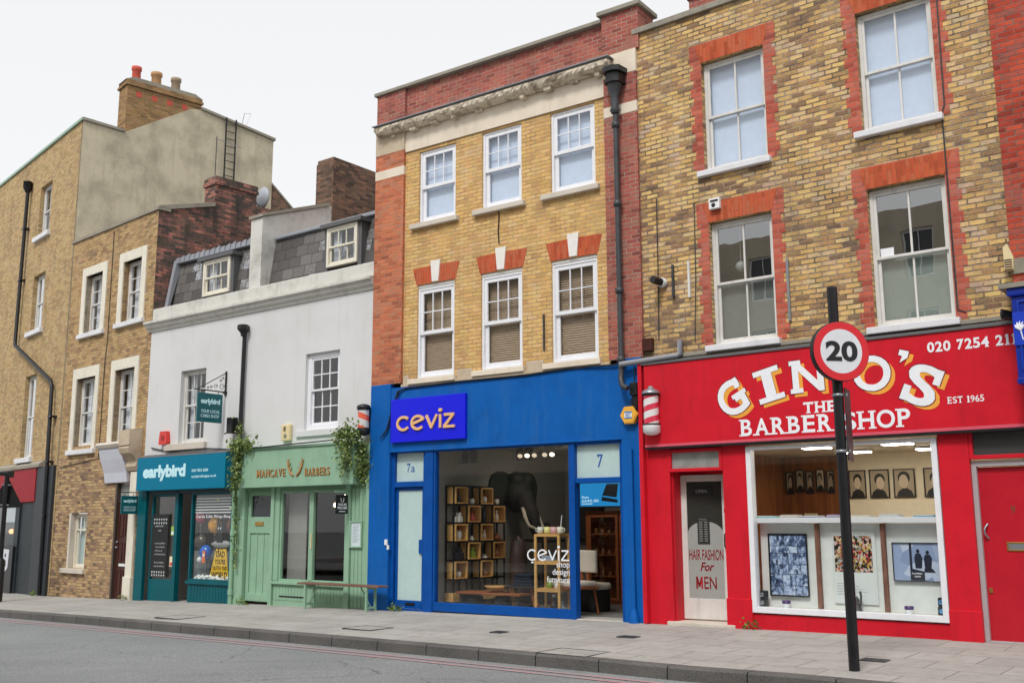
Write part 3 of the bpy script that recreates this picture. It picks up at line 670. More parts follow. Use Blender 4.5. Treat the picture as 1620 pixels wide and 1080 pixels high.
    prof = [(-.004, 2.72), (-.08, 2.72), (-.14, 2.82), (-.12, 2.95), (-.2, 3.05), (-.3, 3.12), (-.34, 3.24), (-.3, 3.3), (-.34, 3.3), (-.34, 3.66), (-.004, 3.72)]
    MB().prism(prof, 4.0, 4.5, 'x').build('bracket', M_bandst, s)
    MB().bev(4.12, 4.42, -.06, -.004, -.25, 2.7).bev(4.09, 4.46, -.09, -.004, -.25, .3).build('pilaster', M_cremefr, s)
    # white paper notice by the door
    return R
house_b()
d = thing('satellite_dish', 'grey satellite dish behind the red brick chimney', 'satellite dish', 'B', 4.3, 3.15, 9.78)
MB().lathe([(.001, -.08), (.15, -.065), (.27, -.02), (.31, .02), (.3, .025), (.15, -.05), (.001, -.065)], (0, -.05, .32), 20, True, 'y').build('reflector', plain('grey dish', A(160, 166, 174), .5), d)
MB().tube([(0, .1, -.1), (0, .0, .1), (0, -.1, .3)], .02, 6).build('mount', M_iron, d)
MB().tube([(0, -.1, .05), (0, -.36, .24)], .012, 6).build('feed_arm', M_iron, d)
# ================================================================== HOUSE W: white rendered pair with slate mansard
def dormer(R, u0, u1, z0, z1, label):
    d = MB(); d.prism([(.34, z0 - .1), (.34, z1), (1.2, z1), (1.2, z0 - .1)], u0 - .1, u0 - .002, 'x').prism([(.34, z0 - .1), (.34, z1), (1.2, z1), (1.2, z0 - .1)], u1 + .002, u1 + .1, 'x')
    d.bev(u0 - .16, u1 + .16, .24, 1.2, z1 + .002, z1 + .09)
    o = d.build('dormer', M_dklead, R)
    w_ = sash(o, u0, u1, z0, z1, .3, 3, 1, 1, .06, M_cremefr, .5, 'curtain', M_curtain, ((0, .3), (.75, 1)), label=label)
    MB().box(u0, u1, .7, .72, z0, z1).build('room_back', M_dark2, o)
def house_w():
    R = thing('white_house', 'white rendered house pair with a slate mansard roof above two small shops', 'building', 'W', 0, 0, 0)
    w1 = (1.27, 2.2, 3.27, 4.92); w2 = (5.5, 6.5, 3.33, 4.88)
    MB().wall(0, 7.45, 2.2, 6.0, [w1, w2], .13).build('wall', M_white, R)
    a, b, c, d = w1; w_ = sash(R, a, b, c, d, .1, 3, 2, 2, .06, M_oldwhite, .52, 'curtain', M_curtain, ((0, .25),)); sill(w_, .85, 2.35, 3.12, 3.268, .08, M_sill, .1)
    a, b, c, d = w2; w_ = sash(R, a, b, c, d, .07, 3, 2, 2, .1, M_upvc, .52); sill(w_, 5.3, 6.7, 3.2, 3.328, .05, M_white, .07)
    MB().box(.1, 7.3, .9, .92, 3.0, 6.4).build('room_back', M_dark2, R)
    MB().prism([(.0, 5.97), (-.03, 5.97), (-.04, 6.02), (-.1, 6.06), (-.11, 6.12), (-.17, 6.15), (-.17, 6.2), (.0, 6.23)], -.12, 7.45, 'x').build('cornice', M_parapet, R)
    MB().bev(.0, 7.45, .0, .24, 6.232, 6.53, .02).build('parapet', M_parapet, R)
    sl = MB()
    for a, b in ((.1, 3.32), (3.73, 7.45)): sl.quad((a, .36, 6.3), (b, .36, 6.3), (b, .58, 7.72), (a, .58, 7.72))
    sl.build('mansard', M_slate, R)
    MB().quad((.1, .58, 7.72), (7.45, .58, 7.72), (7.45, 5, 8.5), (.1, 5, 8.5)).quad((.1, 5, 2), (.1, 5, 8.5), (7.45, 5, 8.5), (7.45, 5, 2)).quad((7.45, .24, 2), (7.45, .24, 6.4), (7.2, 5, 8.5), (7.2, 5, 2)).build('roof', M_dkred, R)
    fl = MB(); fl.bev(3.74, 7.45, .5, .66, 7.7, 7.78, .02)
    fl.bev(.0, 3.31, .5, .66, 7.72, 7.79, .02); fl.prism([(.3, 6.5), (.24, 6.5), (.46, 7.8), (.62, 7.8)], .06, .18, 'x')
    for i in range(17): x = .1 + i * .195; fl.prism([(x, 7.72), (x + .17, 7.72), (x + .16, 7.86 + .02 * (i % 3)), (x + .03, 7.84)], .46, .5)
    fl.build('flashing', M_lead, R)
    MB().prism([(.18, 6.4), (.18, 8.16), (2.15, 8.9), (2.7, 8.9), (2.7, 6.4)], 3.33, 3.72, 'x').build('party_wall', M_parapet, R)
    MB().prism([(.14, 8.162), (.14, 8.23), (2.1, 8.97), (2.1, 8.885)], 3.29, 3.76, 'x').build('party_wall_coping', M_coping, R)
    ch = MB().box(3.14, 3.74, 2.2, 4.6, 8, 10.05).box(3.16, 3.72, 2.22, 4.58, 10.052, 10.15).build('chimney_stack', M_dkbrown, R)
    dormer(R, 1.47, 2.46, 6.68, 7.52, None); dormer(R, 5.68, 6.58, 6.72, 7.56, None)
    dp = MB().tube([(3.6, -.08, 5.6), (3.58, -.08, 3.2), (3.58, -.1, 3.1)], .045, 8).lathe([(.05, 5.45), (.06, 5.52), (.13, 5.6), (.13, 5.68), (.11, 5.7)], (3.6, -.12, 0), 6, False)
    dp.build('downpipe', M_black, R)
    MB().tube([(.3, -.03, 3.22), (1, -.025, 3.1), (2.3, -.03, 3.12), (3.3, -.03, 3.05), (3.7, -.3, 3.04), (4.6, -.3, 3.02), (5.6, -.31, 3.04), (6.7, -.3, 3.06)], .014, 5).build('cable', M_black, R)
    return R
house_w()
# ================================================================== TEAL CARD SHOP
def leafmat(name, stops):
    t = NT(name); g = t.n('NewGeometry')
    r = t.ramp(g.outputs['Random Per Island'], stops)
    b = t.n('BsdfPrincipled', Base_Color=r, Roughness=.5); b.inputs['Specular IOR Level'].default_value = .3
    tr = t.n('BsdfTranslucent', Color=r); m = t.n('MixShader', i0=.25, i1=b, i2=tr); t.t.links.new(m.outputs[0], t.out.inputs[0]); return t.m
M_leaf = leafmat('ivy leaf', [(0, A(66, 88, 44)), (.45, A(104, 128, 62)), (.8, A(140, 160, 92)), (1, A(186, 196, 136))])
M_weed = leafmat('weed leaf', [(0, A(84, 112, 44)), (1, A(136, 160, 80))])
M_frostbox = None
def card_shop():
    R = thing('card_shopfront', 'teal painted card shop with a recessed doorway and balloons in its window', 'shopfront', 'W', 0, 0, 0)
    each('pilaster', M_teal, R, [(-.06, .26, -.06, .02, -.25, 2.3), (3.36, 3.44, -.06, .02, -.25, 2.3), (1.32, 1.44, -.02, .1, -.25, 2.24)])
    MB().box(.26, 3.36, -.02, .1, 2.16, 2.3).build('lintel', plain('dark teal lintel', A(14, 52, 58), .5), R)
    d = MB(); ring(d, .36, 1.32, -.22, 2.16, .04, .1, .06, .5).build('door', M_teal, R)
    pn = bpy.data.objects['door'] if False else None
    door = R.children[-1]
    MB().quad((.4, .075, .28), (1.3, .075, .28), (1.3, .075, 2.12), (.4, .075, 2.12)).build('pane', M_glass, door)
    w_ = ring(MB(), 1.92, 3.36, .28, 2.16, -.02, .06, .05).build('display_window', M_teal, R)
    MB().quad((1.95, .03, .3), (3.33, .03, .3), (3.33, .03, 2.14), (1.95, .03, 2.14)).quad((1.93, .06, .3), (1.93, .06, 2.14), (1.75, .9, 2.14), (1.75, .9, .3)).build('pane', M_glass, w_)
    MB().bev(1.88, 3.38, -.06, .1, .22, .29).build('sill', M_teal, w_)
    q = MB(); q.box(1.92, 3.36, -.015, .06, -.3, .22)
    for i in range(13): q.box(1.98 + i * .105, 2.075 + i * .105, -.025, -.014, -.14, .2)
    q.build('stall_riser', M_teal, R)
    q = MB()
    for i in range(6): q.box(2.0, 3.34, .038, .042, 2.02 - i * .06, 2.045 - i * .06)
    q.build('window_stripe', plain('white vinyl stripe', A(214, 220, 224), .5), w_)
    text('window_lettering', 'Cards Gifts Wrap Shop', 2.06, 3.26, 1.6, 1.68, .026, M_wl, w_, .01, .001)
    room(R, .05, 3.42, -.22, 2.35, .11, 3.4, plain('card shop wall', A(176, 170, 164), .9), plain('grey shop floor', A(110, 104, 98), .7))
    MB().box(1.4, 3.4, .5, .52, -.2, .9).build('display_back', plain('grey display back', A(120, 124, 126), .8), R)
    MB().box(1.96, 3.34, .07, .55, .2, .3).build('display_floor', M_board, R)
    MB().box(.5, 1.2, .78, .8, 2.2, 2.24).build('light_tube', emit('shop tube light', (1, .97, .92, 1), 3), R)
    f = thing('card_shop_fascia', 'teal fascia sign board with white rounded lettering over the card shop', 'sign', 'W', 0, 0, 0)
    MB().bev(.12, 3.36, -.25, .0, 2.235, 2.975, .012).build('board', M_tealfas, f)
    t = MB(); thick(t, 'earlybird', .39, 1.96, 2.45, 2.78, -.25, .016, .004, .95); t.build('shop_lettering', M_cyanl, f)
    text('phone_lettering', '020 7923 3504', 2.2, 2.78, 2.6, 2.66, -.25, M_cyanl, f, .02)
    text('address_lettering', 'earlybirddesigns.co.uk', 2.2, 3.07, 2.46, 2.53, -.25, M_cyanl, f, .015)
    c = MB().prism([(-.25, 2.978), (.0, 2.978), (.0, 3.06), (-.2, 3.0)], .12, 3.36, 'x'); c.build('lead_capping', M_dklead, f)
    return R
card_shop()
def hanging_sign(k, u, v, z, wd, ht, label, bracket=True):
    s = thing('hanging_sign', label, 'sign', k, u, v, z, pi / 2, 'teal hanging signs')
    MB().bev(-wd, 0, -.018, .018, -ht, 0, .006).build('board', M_tealdk, s)
    tx = MB()
    for sgn in (-1,):
        thick(tx, 'earlybird', -wd * .87, -wd * .11, -ht * .41, -ht * .19, -.018, wd * .009, .002, .95)
        put(tx, 'YOUR LOCAL', -wd * .86, -wd * .1, -ht * .68, -ht * .57, -.018, .012, .003)
        put(tx, 'CARD SHOP', -wd * .86, -wd * .12, -ht * .84, -ht * .73, -.018, .012, .003)
    tx.build('lettering', M_cyanl, s)
    b = MB()
    if bracket:
        b.box(-wd - .1, .12, -.012, .012, .05, .075).box(.06, .09, -.014, .014, -.02, .52).tube([(.07, 0, .48), (-wd + .02, 0, .09)], .01, 6).bev(.02, .16, -.03, .03, .03, .08)
        for cx, cz, r in ((-.02, .17, .07), (-.06, .3, .035), (-.18, .17, .05), (-.3, .14, .035), (-.38, .12, .025), (-.0, .36, .03)):
            b.tube([(cx + r * cos(a * .45) * (1 - a * .035), 0, cz + r * sin(a * .45) * (1 - a * .035)) for a in range(19)], .006, 5)
    else: b.box(-wd - .02, .1, -.012, .012, .07, .09)
    for x in (-wd + .08, -.1): b.box(x - .006, x + .006, -.004, .004, -.0, .06)
    b.build('bracket', M_black, s)
    return s
hanging_sign('W', 2.95, -.1, 4.24, .63, .62, 'large teal hanging card shop sign under a scrolled iron bracket on the white wall')
hanging_sign('B', 4.5, -.04, 2.13, .4, .41, 'small teal hanging card shop sign beside the brown door', False)
# window display of the card shop
def disp(name, label, cat, u, v, z, k='W', rot=0, group=None): return thing(name, label, cat, k, u, v, z, rot, group)
BAL = [(1.86, .3, 1.64, .15, A(190, 70, 92), 'dark pink foil balloon at the top of the card shop window'), (2.32, .34, 1.46, .18, A(226, 160, 50), 'amber foil balloon above the spaceship poster'), (1.9, .3, 1.1, .17, A(90, 82, 74), 'dark bronze foil balloon at the left of the card shop window'), (2.16, .24, .88, .16, A(40, 110, 210), 'blue foil balloon beside the yellow poster'), (2.85, .4, 1.46, .16, A(140, 76, 46), 'brown foil balloon at the top right of the card shop window')]
for i, (u, v, z, r, c, lb) in enumerate(BAL):
    o = MB().ball((0, 0, 0), r, 16, 1, .8, 1).build('balloon', plain('balloon foil %d' % i, c, .22, .0), None); props(o, lb, 'balloon', 'balloons in the card shop window')
    o.location = world('W', u, v, z); o.rotation_euler = (0, 0, -radians(AZ['W']))
    MB().lathe([(.03, -r - .03), (.01, -r)], (0, 0, 0), 8).tube([(0, 0, -r - .02), (.02, 0, .34 - z)], .003, 4).build('string', M_wl, o)
p = disp('poster_board', 'yellow beam poster with a grey flying saucer reading DAD YOU\'RE OUTTA THIS WORLD', 'poster', 2.8, .13, .3); p.scale = (.78, 1, .98)
MB().prism([(-.44, 0), (.42, 0), (.27, .68), (-.17, .68)], .0, .012).build('beam', plain('yellow card', A(236, 190, 50), .7), p)
MB().lathe([(.001, -.1), (.2, -.085), (.38, -.02), (.38, .0), (.2, .06), (.001, .075)], (.06, .0, .79), 24, True, 'z', 1.22, .12).build('saucer', plain('grey card saucer', A(158, 160, 162), .6), p)
tx = MB(); put(tx, 'DAD', -.15, .22, .5, .63, 0, .02, .003); put(tx, "YOU'RE", -.2, .26, .35, .46, 0, .02, .003); put(tx, 'OUTTA THIS', -.28, .33, .225, .31, 0, .015, .003); put(tx, 'WORLD', -.33, .36, .03, .19, 0, .025, .003)
tx.build('lettering', M_black, p)
MB().bev(-.1, .16, -.05, -.03, .82, 1.2, .01).prism([(-.1, 1.19), (-.07, 1.32), (.0, 1.2)], -.05, -.03).prism([(.16, 1.19), (.13, 1.32), (.06, 1.2)], -.05, -.03).box(-.06, -.03, -.01, .02, .62, .82).box(.08, .11, -.01, .02, .66, .82).build('paper_cat', M_black, p)
MB().lathe([(.001, -.055), (.024, -.054), (.024, -.051)], (-.02, 0, 1.12), 10, False, 'y').lathe([(.001, -.055), (.024, -.054), (.024, -.051)], (.08, 0, 1.12), 10, False, 'y').build('paper_eye', M_wl, p)
q = MB()
for i in range(90):
    u = random.uniform(1.98, 3.3); q.ball((u, random.uniform(.08, .2), .31 + random.random() * .07), random.uniform(.018, .045), 6)
o = q.build('paper_snow', M_board, None); o['kind'] = 'stuff'; o.location = world('W', 0, 0, 0); o.rotation_euler = (0, 0, -radians(AZ['W']))
p = disp('astronaut_figure', 'small grey astronaut cut-out left of the yellow poster', 'ornament', 2.06, .16, .34)
MB().bev(-.07, .07, 0, .02, .08, .3, .03).build('torso', M_steel, p); MB().ball((0, .01, .38), .07, 10).build('head', M_whitepl, p); MB().bev(-.12, -.07, 0, .02, .1, .28, .01).bev(.07, .14, 0, .02, .2, .25, .01).build('arm', M_steel, p); MB().bev(-.06, -.01, 0, .02, -.04, .08, .01).bev(.01, .06, 0, .02, -.04, .08, .01).build('leg', M_steel, p)
p = disp('gift_card', 'orange greeting card standing beside the blue balloon', 'card', 2.28, .1, .66); MB().bev(-.05, .05, 0, .01, 0, .26, .004).build('card_front', plain('orange card', A(240, 120, 70), .6), p); MB().box(-.03, .03, -.004, -.0005, .14, .2).build('card_picture', M_board, p)
cb = disp('chalkboard', 'black chalkboard with white handwriting and bunting on the card shop door', 'chalkboard', .72, .05, .33)
MB().bev(-.3, .32, -.02, .0, 0, 1.38, .006).build('board', plain('chalkboard black', (.012, .013, .014, 1), .7), cb)
q = MB(); rnd = random.Random(3)
for z, a, b in ((1.1, -.18, .14), (1.0, -.06, .06), (.72, -.16, .2), (.64, -.12, .2), (.56, -.14, .12), (.48, -.16, .22), (.3, -.14, .2), (.22, -.16, .22)):
    x = a
    while x < b:
        l = rnd.uniform(.018, .05); q.tube([(x, -.021, z), (x + l * .3, -.021, z + rnd.uniform(.015, .04)), (x + l * .6, -.021, z - .005), (x + l, -.021, z + rnd.uniform(0, .03))], .0035, 4); x += l + .012
for z in (1.28, 1.2, .12, .05):
    for i in range(6): x = -.24 + i * .09; q.prism([(x, z), (x + .06, z), (x + .03, z - .05)], -.023, -.0205)
q.build('chalk_writing', M_chalk, cb)
for z, c, h, lb in ((1.24, A(150, 190, 90), .2, 'green poster on the glass beside the chalkboard'), (.56, A(236, 224, 190), .22, 'cream and red notice on the glass beside the chalkboard')):
    p = disp('paper_notice', lb, 'notice', 1.21, .06, z); MB().box(-.1, .1, 0, .006, 0, h).build('sheet', plain('notice sheet %.2f' % z, c, .7), p)
    MB().box(-.08, .08, -.003, -.0005, h * .1, h * .42).build('printed_panel', M_board if z > 1 else plain('red print', A(206, 70, 60), .7), p)
# ================================================================== GREEN BARBER SHOP
def green_shop():
    R = thing('green_shopfront', 'pale green barber shopfront with a panelled door and large dark window', 'shopfront', 'W', 0, 0, 0)
    each('pilaster', M_green, R, [(3.48, 3.8, -.05, .06, -.2, 2.3), (4.64, 4.74, -.06, .06, -.2, 2.26), (4.741, 4.88, -.03, .06, .37, 2.26), (6.8, 6.93, -.05, .06, -.1, 2.26)])
    q = MB().box(6.94, 7.36, .0, .06, -.1, 2.3)
    for i in range(4): q.bev(6.945 + i * .1, 7.035 + i * .1, -.012, .0, -.06, 2.28, .008)
    q.build('boarded_panel', M_green, R); MB().bev(7.36, 7.45, -.06, .06, -.08, 3.0).build('end_post', M_green, R)
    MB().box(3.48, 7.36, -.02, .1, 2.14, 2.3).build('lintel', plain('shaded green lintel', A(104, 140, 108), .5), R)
    d = MB(); d.box(3.82, 4.62, .06, .1, -.06, 1.62); ring(d, 3.82, 4.62, -.06, 2.14, .03, .09, .09, .16, .08); d.box(3.9, 4.54, .035, .09, 1.3, 1.63)
    for i in range(1, 3): x = 3.91 + i * .21; d.box(x - .012, x + .012, .045, .062, .1, 1.3)
    dr = d.build('door', M_green, R)
    MB().quad((3.91, .07, 1.63), (4.53, .07, 1.63), (4.53, .07, 2.06), (3.91, .07, 2.06)).build('pane', plain('dark door glass', (.02, .024, .028, 1), .08), dr)
    MB().bev(4.07, 4.33, .02, .034, 1.45, 1.53, .004).build('letterbox', M_brass, dr)
    w_ = ring(MB(), 4.88, 6.8, .36, 2.14, .0, .07, .05).bev(5.75, 5.87, -.01, .07, .4, 2.1).build('display_window', M_green, R)
    MB().quad((4.92, .04, .4), (6.78, .04, .4), (6.78, .04, 2.1), (4.92, .04, 2.1)).build('pane', glass('shop window glass', (.9, .93, .92, 1), 1.5, .01), w_)
    MB().bev(4.75, 6.82, -.07, .07, .31, .365).build('sill', M_green, w_)
    MB().bev(5.84, 5.86, -.04, -.012, 1.0, 1.3, .004).build('handle', M_beige, w_)
    q = MB().box(4.75, 6.8, -.01, .06, -.2, .31)
    for i in range(22): q.bev(4.76 + i * .0925, 4.845 + i * .0925, -.018, -.009, .0, .27, .004)
    q.build('stall_riser', M_green, R); MB().box(4.95, 5.7, -.022, -.019, .06, .09).build('air_vent', M_black, R)
    room(R, 3.5, 7.35, -.15, 2.6, .12, 4, plain('dark barber wall', A(70, 44, 34), .8), plain('dark barber floor', A(40, 36, 34), .6), M_dark2)
    MB().box(4.9, 5.45, .2, .22, .36, 2.14).build('pale_screen', plain('pale grey screen', A(150, 148, 144), .8), R)
    f = thing('green_fascia', 'pale green fascia with gold serif lettering either side of a pair of antlers', 'sign', 'W', 0, 0, 0)
    MB().bev(3.74, 7.2, -.25, .0, 2.215, 2.975, .01).bev(3.7, 7.24, -.28, .0, 2.976, 3.02, .01).build('board', M_green, f)
    for nm, m, y, dx in (('letter_shadow', plain('dark letter edge', A(70, 70, 40), .6), -.2505, .012), ('lettering', M_gold, -.256, 0)):
        t = MB(); serif(t, 'MANCAVE', 4.4 + dx, 5.3 + dx, 2.42 - dx, 2.57 - dx, y, .004, .004, .06, .26, .12); serif(t, 'BARBERS', 5.86 + dx, 6.57 + dx, 2.41 - dx, 2.56 - dx, y, .004, .004, .06, .26, .12); t.build(nm, m, f)
    an = MB()
    for s in (-1, 1):
        c = 5.58; an.tube([(c + s * .05, -.265, 2.42), (c + s * .15, -.265, 2.5), (c + s * .21, -.265, 2.62), (c + s * .19, -.265, 2.76)], [.022, .02, .015, .006], 6)
        for a, b, x1, z1 in ((.15, 2.5, .09, 2.6), (.2, 2.6, .12, 2.68), (.21, 2.64, .25, 2.74)): an.tube([(c + s * a, -.265, b), (c + s * x1, -.265, z1)], [.014, .005], 6)
    an.build('antlers', M_gold, f)
green_shop()
# inside the green barber shop
for i, (u, v, z, r, lb) in enumerate(((5.6, 1.2, 1.95, .05, 'small warm lamp glowing left of the green window post'), (6.1, 1.0, 2.12, .035, 'small white spotlight glowing behind the green window'))):
    p = disp('glowing_lamp', lb, 'lamp', u - .4, v, z - .08, group='lamps inside the green barber shop'); MB().ball((0, 0, 0), r, 10).build('bulb', emit('warm bulb %d' % i, (1, .7 + .2 * i, .4 + .4 * i, 1), 9), p); MB().tube([(0, 0, r), (0, 0, .45)], .008, 5).build('flex', M_black, p)
p = disp('lamp_shade', 'amber drum shade hanging inside the green barber shop window', 'lampshade', 6.25, 1.2, 1.75); MB().lathe([(.26, 0), (.26, .36)], (0, 0, 0), 20).build('drum', emit('lit amber shade', (.5, .2, .05, 1), .9), p); MB().tube([(0, 0, .3), (0, 0, .8)], .008, 5).build('flex', M_black, p)
p = disp('wall_antlers', 'pale antlers mounted on the back wall of the green barber shop', 'antlers', 5.6, 2.2, 1.1); MB().tube([(-.03, 0, 0), (-.2, -.05, .1), (-.26, -.05, .4)], [.02, .018, .006], 6).tube([(.03, 0, 0), (.2, -.05, .1), (.26, -.05, .4)], [.02, .018, .006], 6).build('antler', plain('bone', A(190, 180, 166), .7), p); MB().bev(-.1, .1, 0, .3, -.25, 0, .02).build('mount', M_brown, p)
p = disp('barber_chair', 'dark red barber chair inside the green shop', 'chair', 5.5, 1.9, -.1)
MB().bev(-.28, .28, -.25, .3, .5, .64, .05).build('seat', M_brown, p); MB().bev(-.26, .26, .25, .36, .6, 1.25, .05).build('backrest', M_brown, p); MB().lathe([(.28, 0), (.28, .04), (.06, .08), (.06, .5)], (0, 0, 0), 16).build('base', M_steel, p)
def welcome():
    s = thing('welcome_sign', 'small black hanging sign with white antlers reading WALK-INS WELCOME', 'sign', 'W', 6.92, -.1, 2.02, pi / 2)
    MB().bev(-.3, 0, -.015, .015, -.35, 0, .005).build('board', M_black, s)
    t = MB(); put(t, 'WALK-INS', -.26, -.04, -.2, -.155, -.015, .02, .002); put(t, 'WELCOME', -.275, -.025, -.265, -.215, -.015, .025, .002); t.box(-.23, -.07, -.018, -.0155, -.315, -.3)
    for sg in (-1, 1): t.tube([(-.15 + sg * .01, -.017, -.135), (-.15 + sg * .035, -.017, -.11), (-.15 + sg * .035, -.017, -.06)], .005, 5)
    t.build('lettering', M_wl, s); MB().box(-.32, .14, -.012, .012, .05, .075).box(-.26, -.25, -.004, .004, -.0, .06).box(-.06, -.05, -.004, .004, -.0, .06).build('bracket', M_green, s)
welcome()
p = disp('menu_case', 'white price list in a green frame beside the green shop window', 'notice', 7.1, -.014, 1.06)
ring(MB(), -.16, .16, -.02, .48, -.04, .0, .03).build('frame', M_green, p); MB().box(-.13, .13, -.02, -.01, .01, .45).build('price_sheet', plain('pale blue sheet', A(206, 220, 226), .5), p)
q = MB()
for i in range(12): q.box(-.09, .02 + .06 * ((i * 7) % 3) / 2, -.023, -.0205, .08 + i * .028, .087 + i * .028)
q.build('printed_line', plain('grey print', A(150, 160, 166), .6), p)
def bench():
    b = thing('trestle_bench', 'reddish plank bench on pale green folding trestle legs outside the green shop', 'bench', 'W', 5.95, -.32, -.08)
    MB().bev(0, 2.15, -.12, .14, .44, .475, .008).build('plank', M_bench, b)
    for x in (.22, 1.85):
        l = MB()
        for y in (-.1, .12): l.bev(x - .02, x + .02, y - .02, y + .02, .0 if x > 1 else -.02, .44, .004)
        l.bev(x - .015, x + .015, -.1, .12, .06, .1, .004).bev(x - .015, x + .015, -.1, .12, .4, .44, .004); l.tube([(x, 0, .1), (x + (.25 if x < 1 else -.25), 0, .43)], .012, 6)
        l.build('trestle_leg', M_green, b)
bench()
def barber_pole(k, u, v, z, h, r, cap, m1, m2, label, silver):
    s = thing('barber_pole', label, 'barber pole', k, u, v, z, 0, 'barber poles')
    t = NT('barber stripe ' + label[:12]); o = t.n('TexCoord').outputs['Object']; x = t.n('SeparateXYZ', Vector=o)
    an = t.math('DIVIDE', t.math('ARCTAN2', x.outputs[1], x.outputs[0]), 2 * pi)
    ph = t.math('FRACT', t.math('ADD', t.math('MULTIPLY', an, -1. if silver else 1.), t.math('MULTIPLY', x.outputs[2], 5.2 if silver else 4.2)))
    c = t.mix(t.math('LESS_THAN', ph, .46), m2, m1); stripe = t.fin(c, .25)
    MB().lathe([(r * .86, .2 * h), (r * .86, .8 * h)], (0, 0, 0), 24).build('striped_cylinder', stripe, s)
    if silver:
        MB().lathe([(.001, h * 1.02), (r * .3, h), (r * .35, h * .955), (r * .9, h * .91), (r * 1.05, h * .86), (r * 1.05, h * .845)], (0, 0, 0), 24).build('cap', M_steel, s)
        MB().lathe([(r, .8 * h), (r * 1.04, .81 * h), (r * 1.04, .845 * h)], (0, 0, 0), 24).lathe([(r, .165 * h), (r, .2 * h)], (0, 0, 0), 24).build('band', M_black, s)
        MB().lathe([(.001, -.03), (r * .6, -.02), (r * .97, .02 * h), (r, .165 * h)], (0, 0, 0), 24).build('base', M_whitepl, s)
        MB().tube([(.03, 0, .83 * h), (.09, .04, .86 * h), (.1, .18, .86 * h)], .018, 6).tube([(.05, .02, .02), (.1, .05, .02), (.1, .18, .02)], .018, 6).build('bracket', M_steel, s)
    else:
        MB().lathe([(.001, h * 1.02), (r * .5, h), (r * 1, .95 * h), (r * 1.05, .87 * h), (r * .95, .8 * h)], (0, 0, 0), 24).build('cap', M_black, s)
        MB().lathe([(r * .5, -.03), (r * .95, 0), (r * 1.0, .1 * h), (r * .9, .2 * h)], (0, 0, 0), 24).build('base', M_black, s)
        MB().bev(r * .2, r * .75, r * .8, r * 1.6, .06 * h, .9 * h, .02).build('bracket', M_black, s)
barber_pole('W', 7.36, -.16, 3.15, .56, .125, 0, (lin(226), lin(100), lin(76), 1), (.62, .62, .62, 1), 'black capped barber pole with orange stripes on the white wall above the green shop', False)
barber_pole('G', .3, -.22, 2.83, .72, .135, 0, (lin(214), lin(60), lin(84), 1), (.74, .74, .74, 1), 'silver capped barber pole with red stripes at the left end of the red fascia', True)
# wall fittings of the white house
p = disp('alarm_box', 'red alarm box on the white wall above the teal fascia', 'alarm', .83, -.002, 3.27); MB().prism([(-.15, .0), (.13, .0), (.16, .06), (.12, .3), (-.12, .3), (-.15, .06)], -.1, 0).build('case', plain('red plastic', A(214, 56, 50), .4), p); MB().bev(-.05, .05, -.108, -.101, .1, .2, .003).build('badge', plain('dark red badge', A(150, 30, 30), .4), p)
p = disp('bell_box', 'cream bell box marked 8 on the white wall above the green fascia', 'alarm', 5.05, -.002, 3.14); MB().bev(-.14, .12, -.09, 0, 0, .34, .03).build('case', M_beige, p); text('digit', '8', -.06, .01, .19, .29, -.09, M_black, p, .02); MB().lathe([(.05, -.092), (.04, -.1), (.001, -.1)], (0, 0, .1), 12, True, 'y').build('sounder', plain('grey grille', A(140, 136, 120), .5), p)
p = disp('speaker_box', 'black loudspeaker box beside the downpipe above the ivy', 'speaker', 3.36, -.06, 3.38); MB().bev(-.1, .1, -.14, .02, 0, .34, .02).build('case', M_black, p); MB().tube([(-.1, -.05, .04), (-.2, -.1, .0)], .015, 6).build('arm', M_black, p)
# ------------------------------------------------------------------ ivy
def ivy(name, label, k, paths, leaves, spread, size, stems=True, seed=1, group=None, m=None, cat='climbing plant', dens=1.9):
    r = random.Random(seed); root = thing(name, label, cat, k, *paths[0][0][:2], 0, 0, group); ox, oy = paths[0][0][:2]
    q = MB(); st = MB()
    for P, wgt in ((p, 1) for p in paths):
        seg = [(Vector(a), Vector(b)) for a, b in zip(P, P[1:])]; tot = sum((b - a).length for a, b in seg)
        for i in range(int(leaves * tot * dens)):
            t = r.random() * tot
            for a, b in seg:
                if t <= (b - a).length: break
                t -= (b - a).length
            sp = spread * (1 if r.random() < .75 else 1.6)
            c = a + (b - a).normalized() * t + Vector((r.gauss(0, sp), r.gauss(0, sp * .6) - .02, r.gauss(0, sp))); c -= Vector((ox, oy, 0))
            s = size * r.uniform(.5, 1.25); e = Matrix.Rotation(r.uniform(-1.2, 1.2), 3, 'Z') @ Matrix.Rotation(r.uniform(-1.4, .9), 3, 'X') @ Matrix.Rotation(r.uniform(0, 6.28), 3, 'Y')
            pts = [(0, 0, -s), (s * .55, -.1 * s, -.15 * s), (s * .3, 0, s * .6), (0, .1 * s, s), (-s * .3, 0, s * .6), (-s * .55, -.1 * s, -.15 * s)]
            q.add([c + e @ Vector(p) for p in pts], [(0, 1, 2, 3, 4, 5)])
        st.tube([Vector(p) - Vector((ox, oy, 0)) for p in P], .008, 5)
    q.build('foliage', m or M_leaf, root)
    if stems: st.build('stem', wood('brown stem ' + name + str(seed), A(84, 66, 44), A(120, 98, 66)), root)
ivy('ivy_plant', 'ivy trailing down the downpipe between the teal and green shops', 'W', [[(3.72, -.28, 3.05), (3.66, -.26, 2.6), (3.72, -.26, 2.2), (3.62, -.12, 1.9), (3.66, -.1, 1.2)], [(3.64, -.1, 1.2), (3.66, -.1, .6)]], 110, .04, .032, True, 1, 'climbing ivy on the shopfronts', dens=1.)
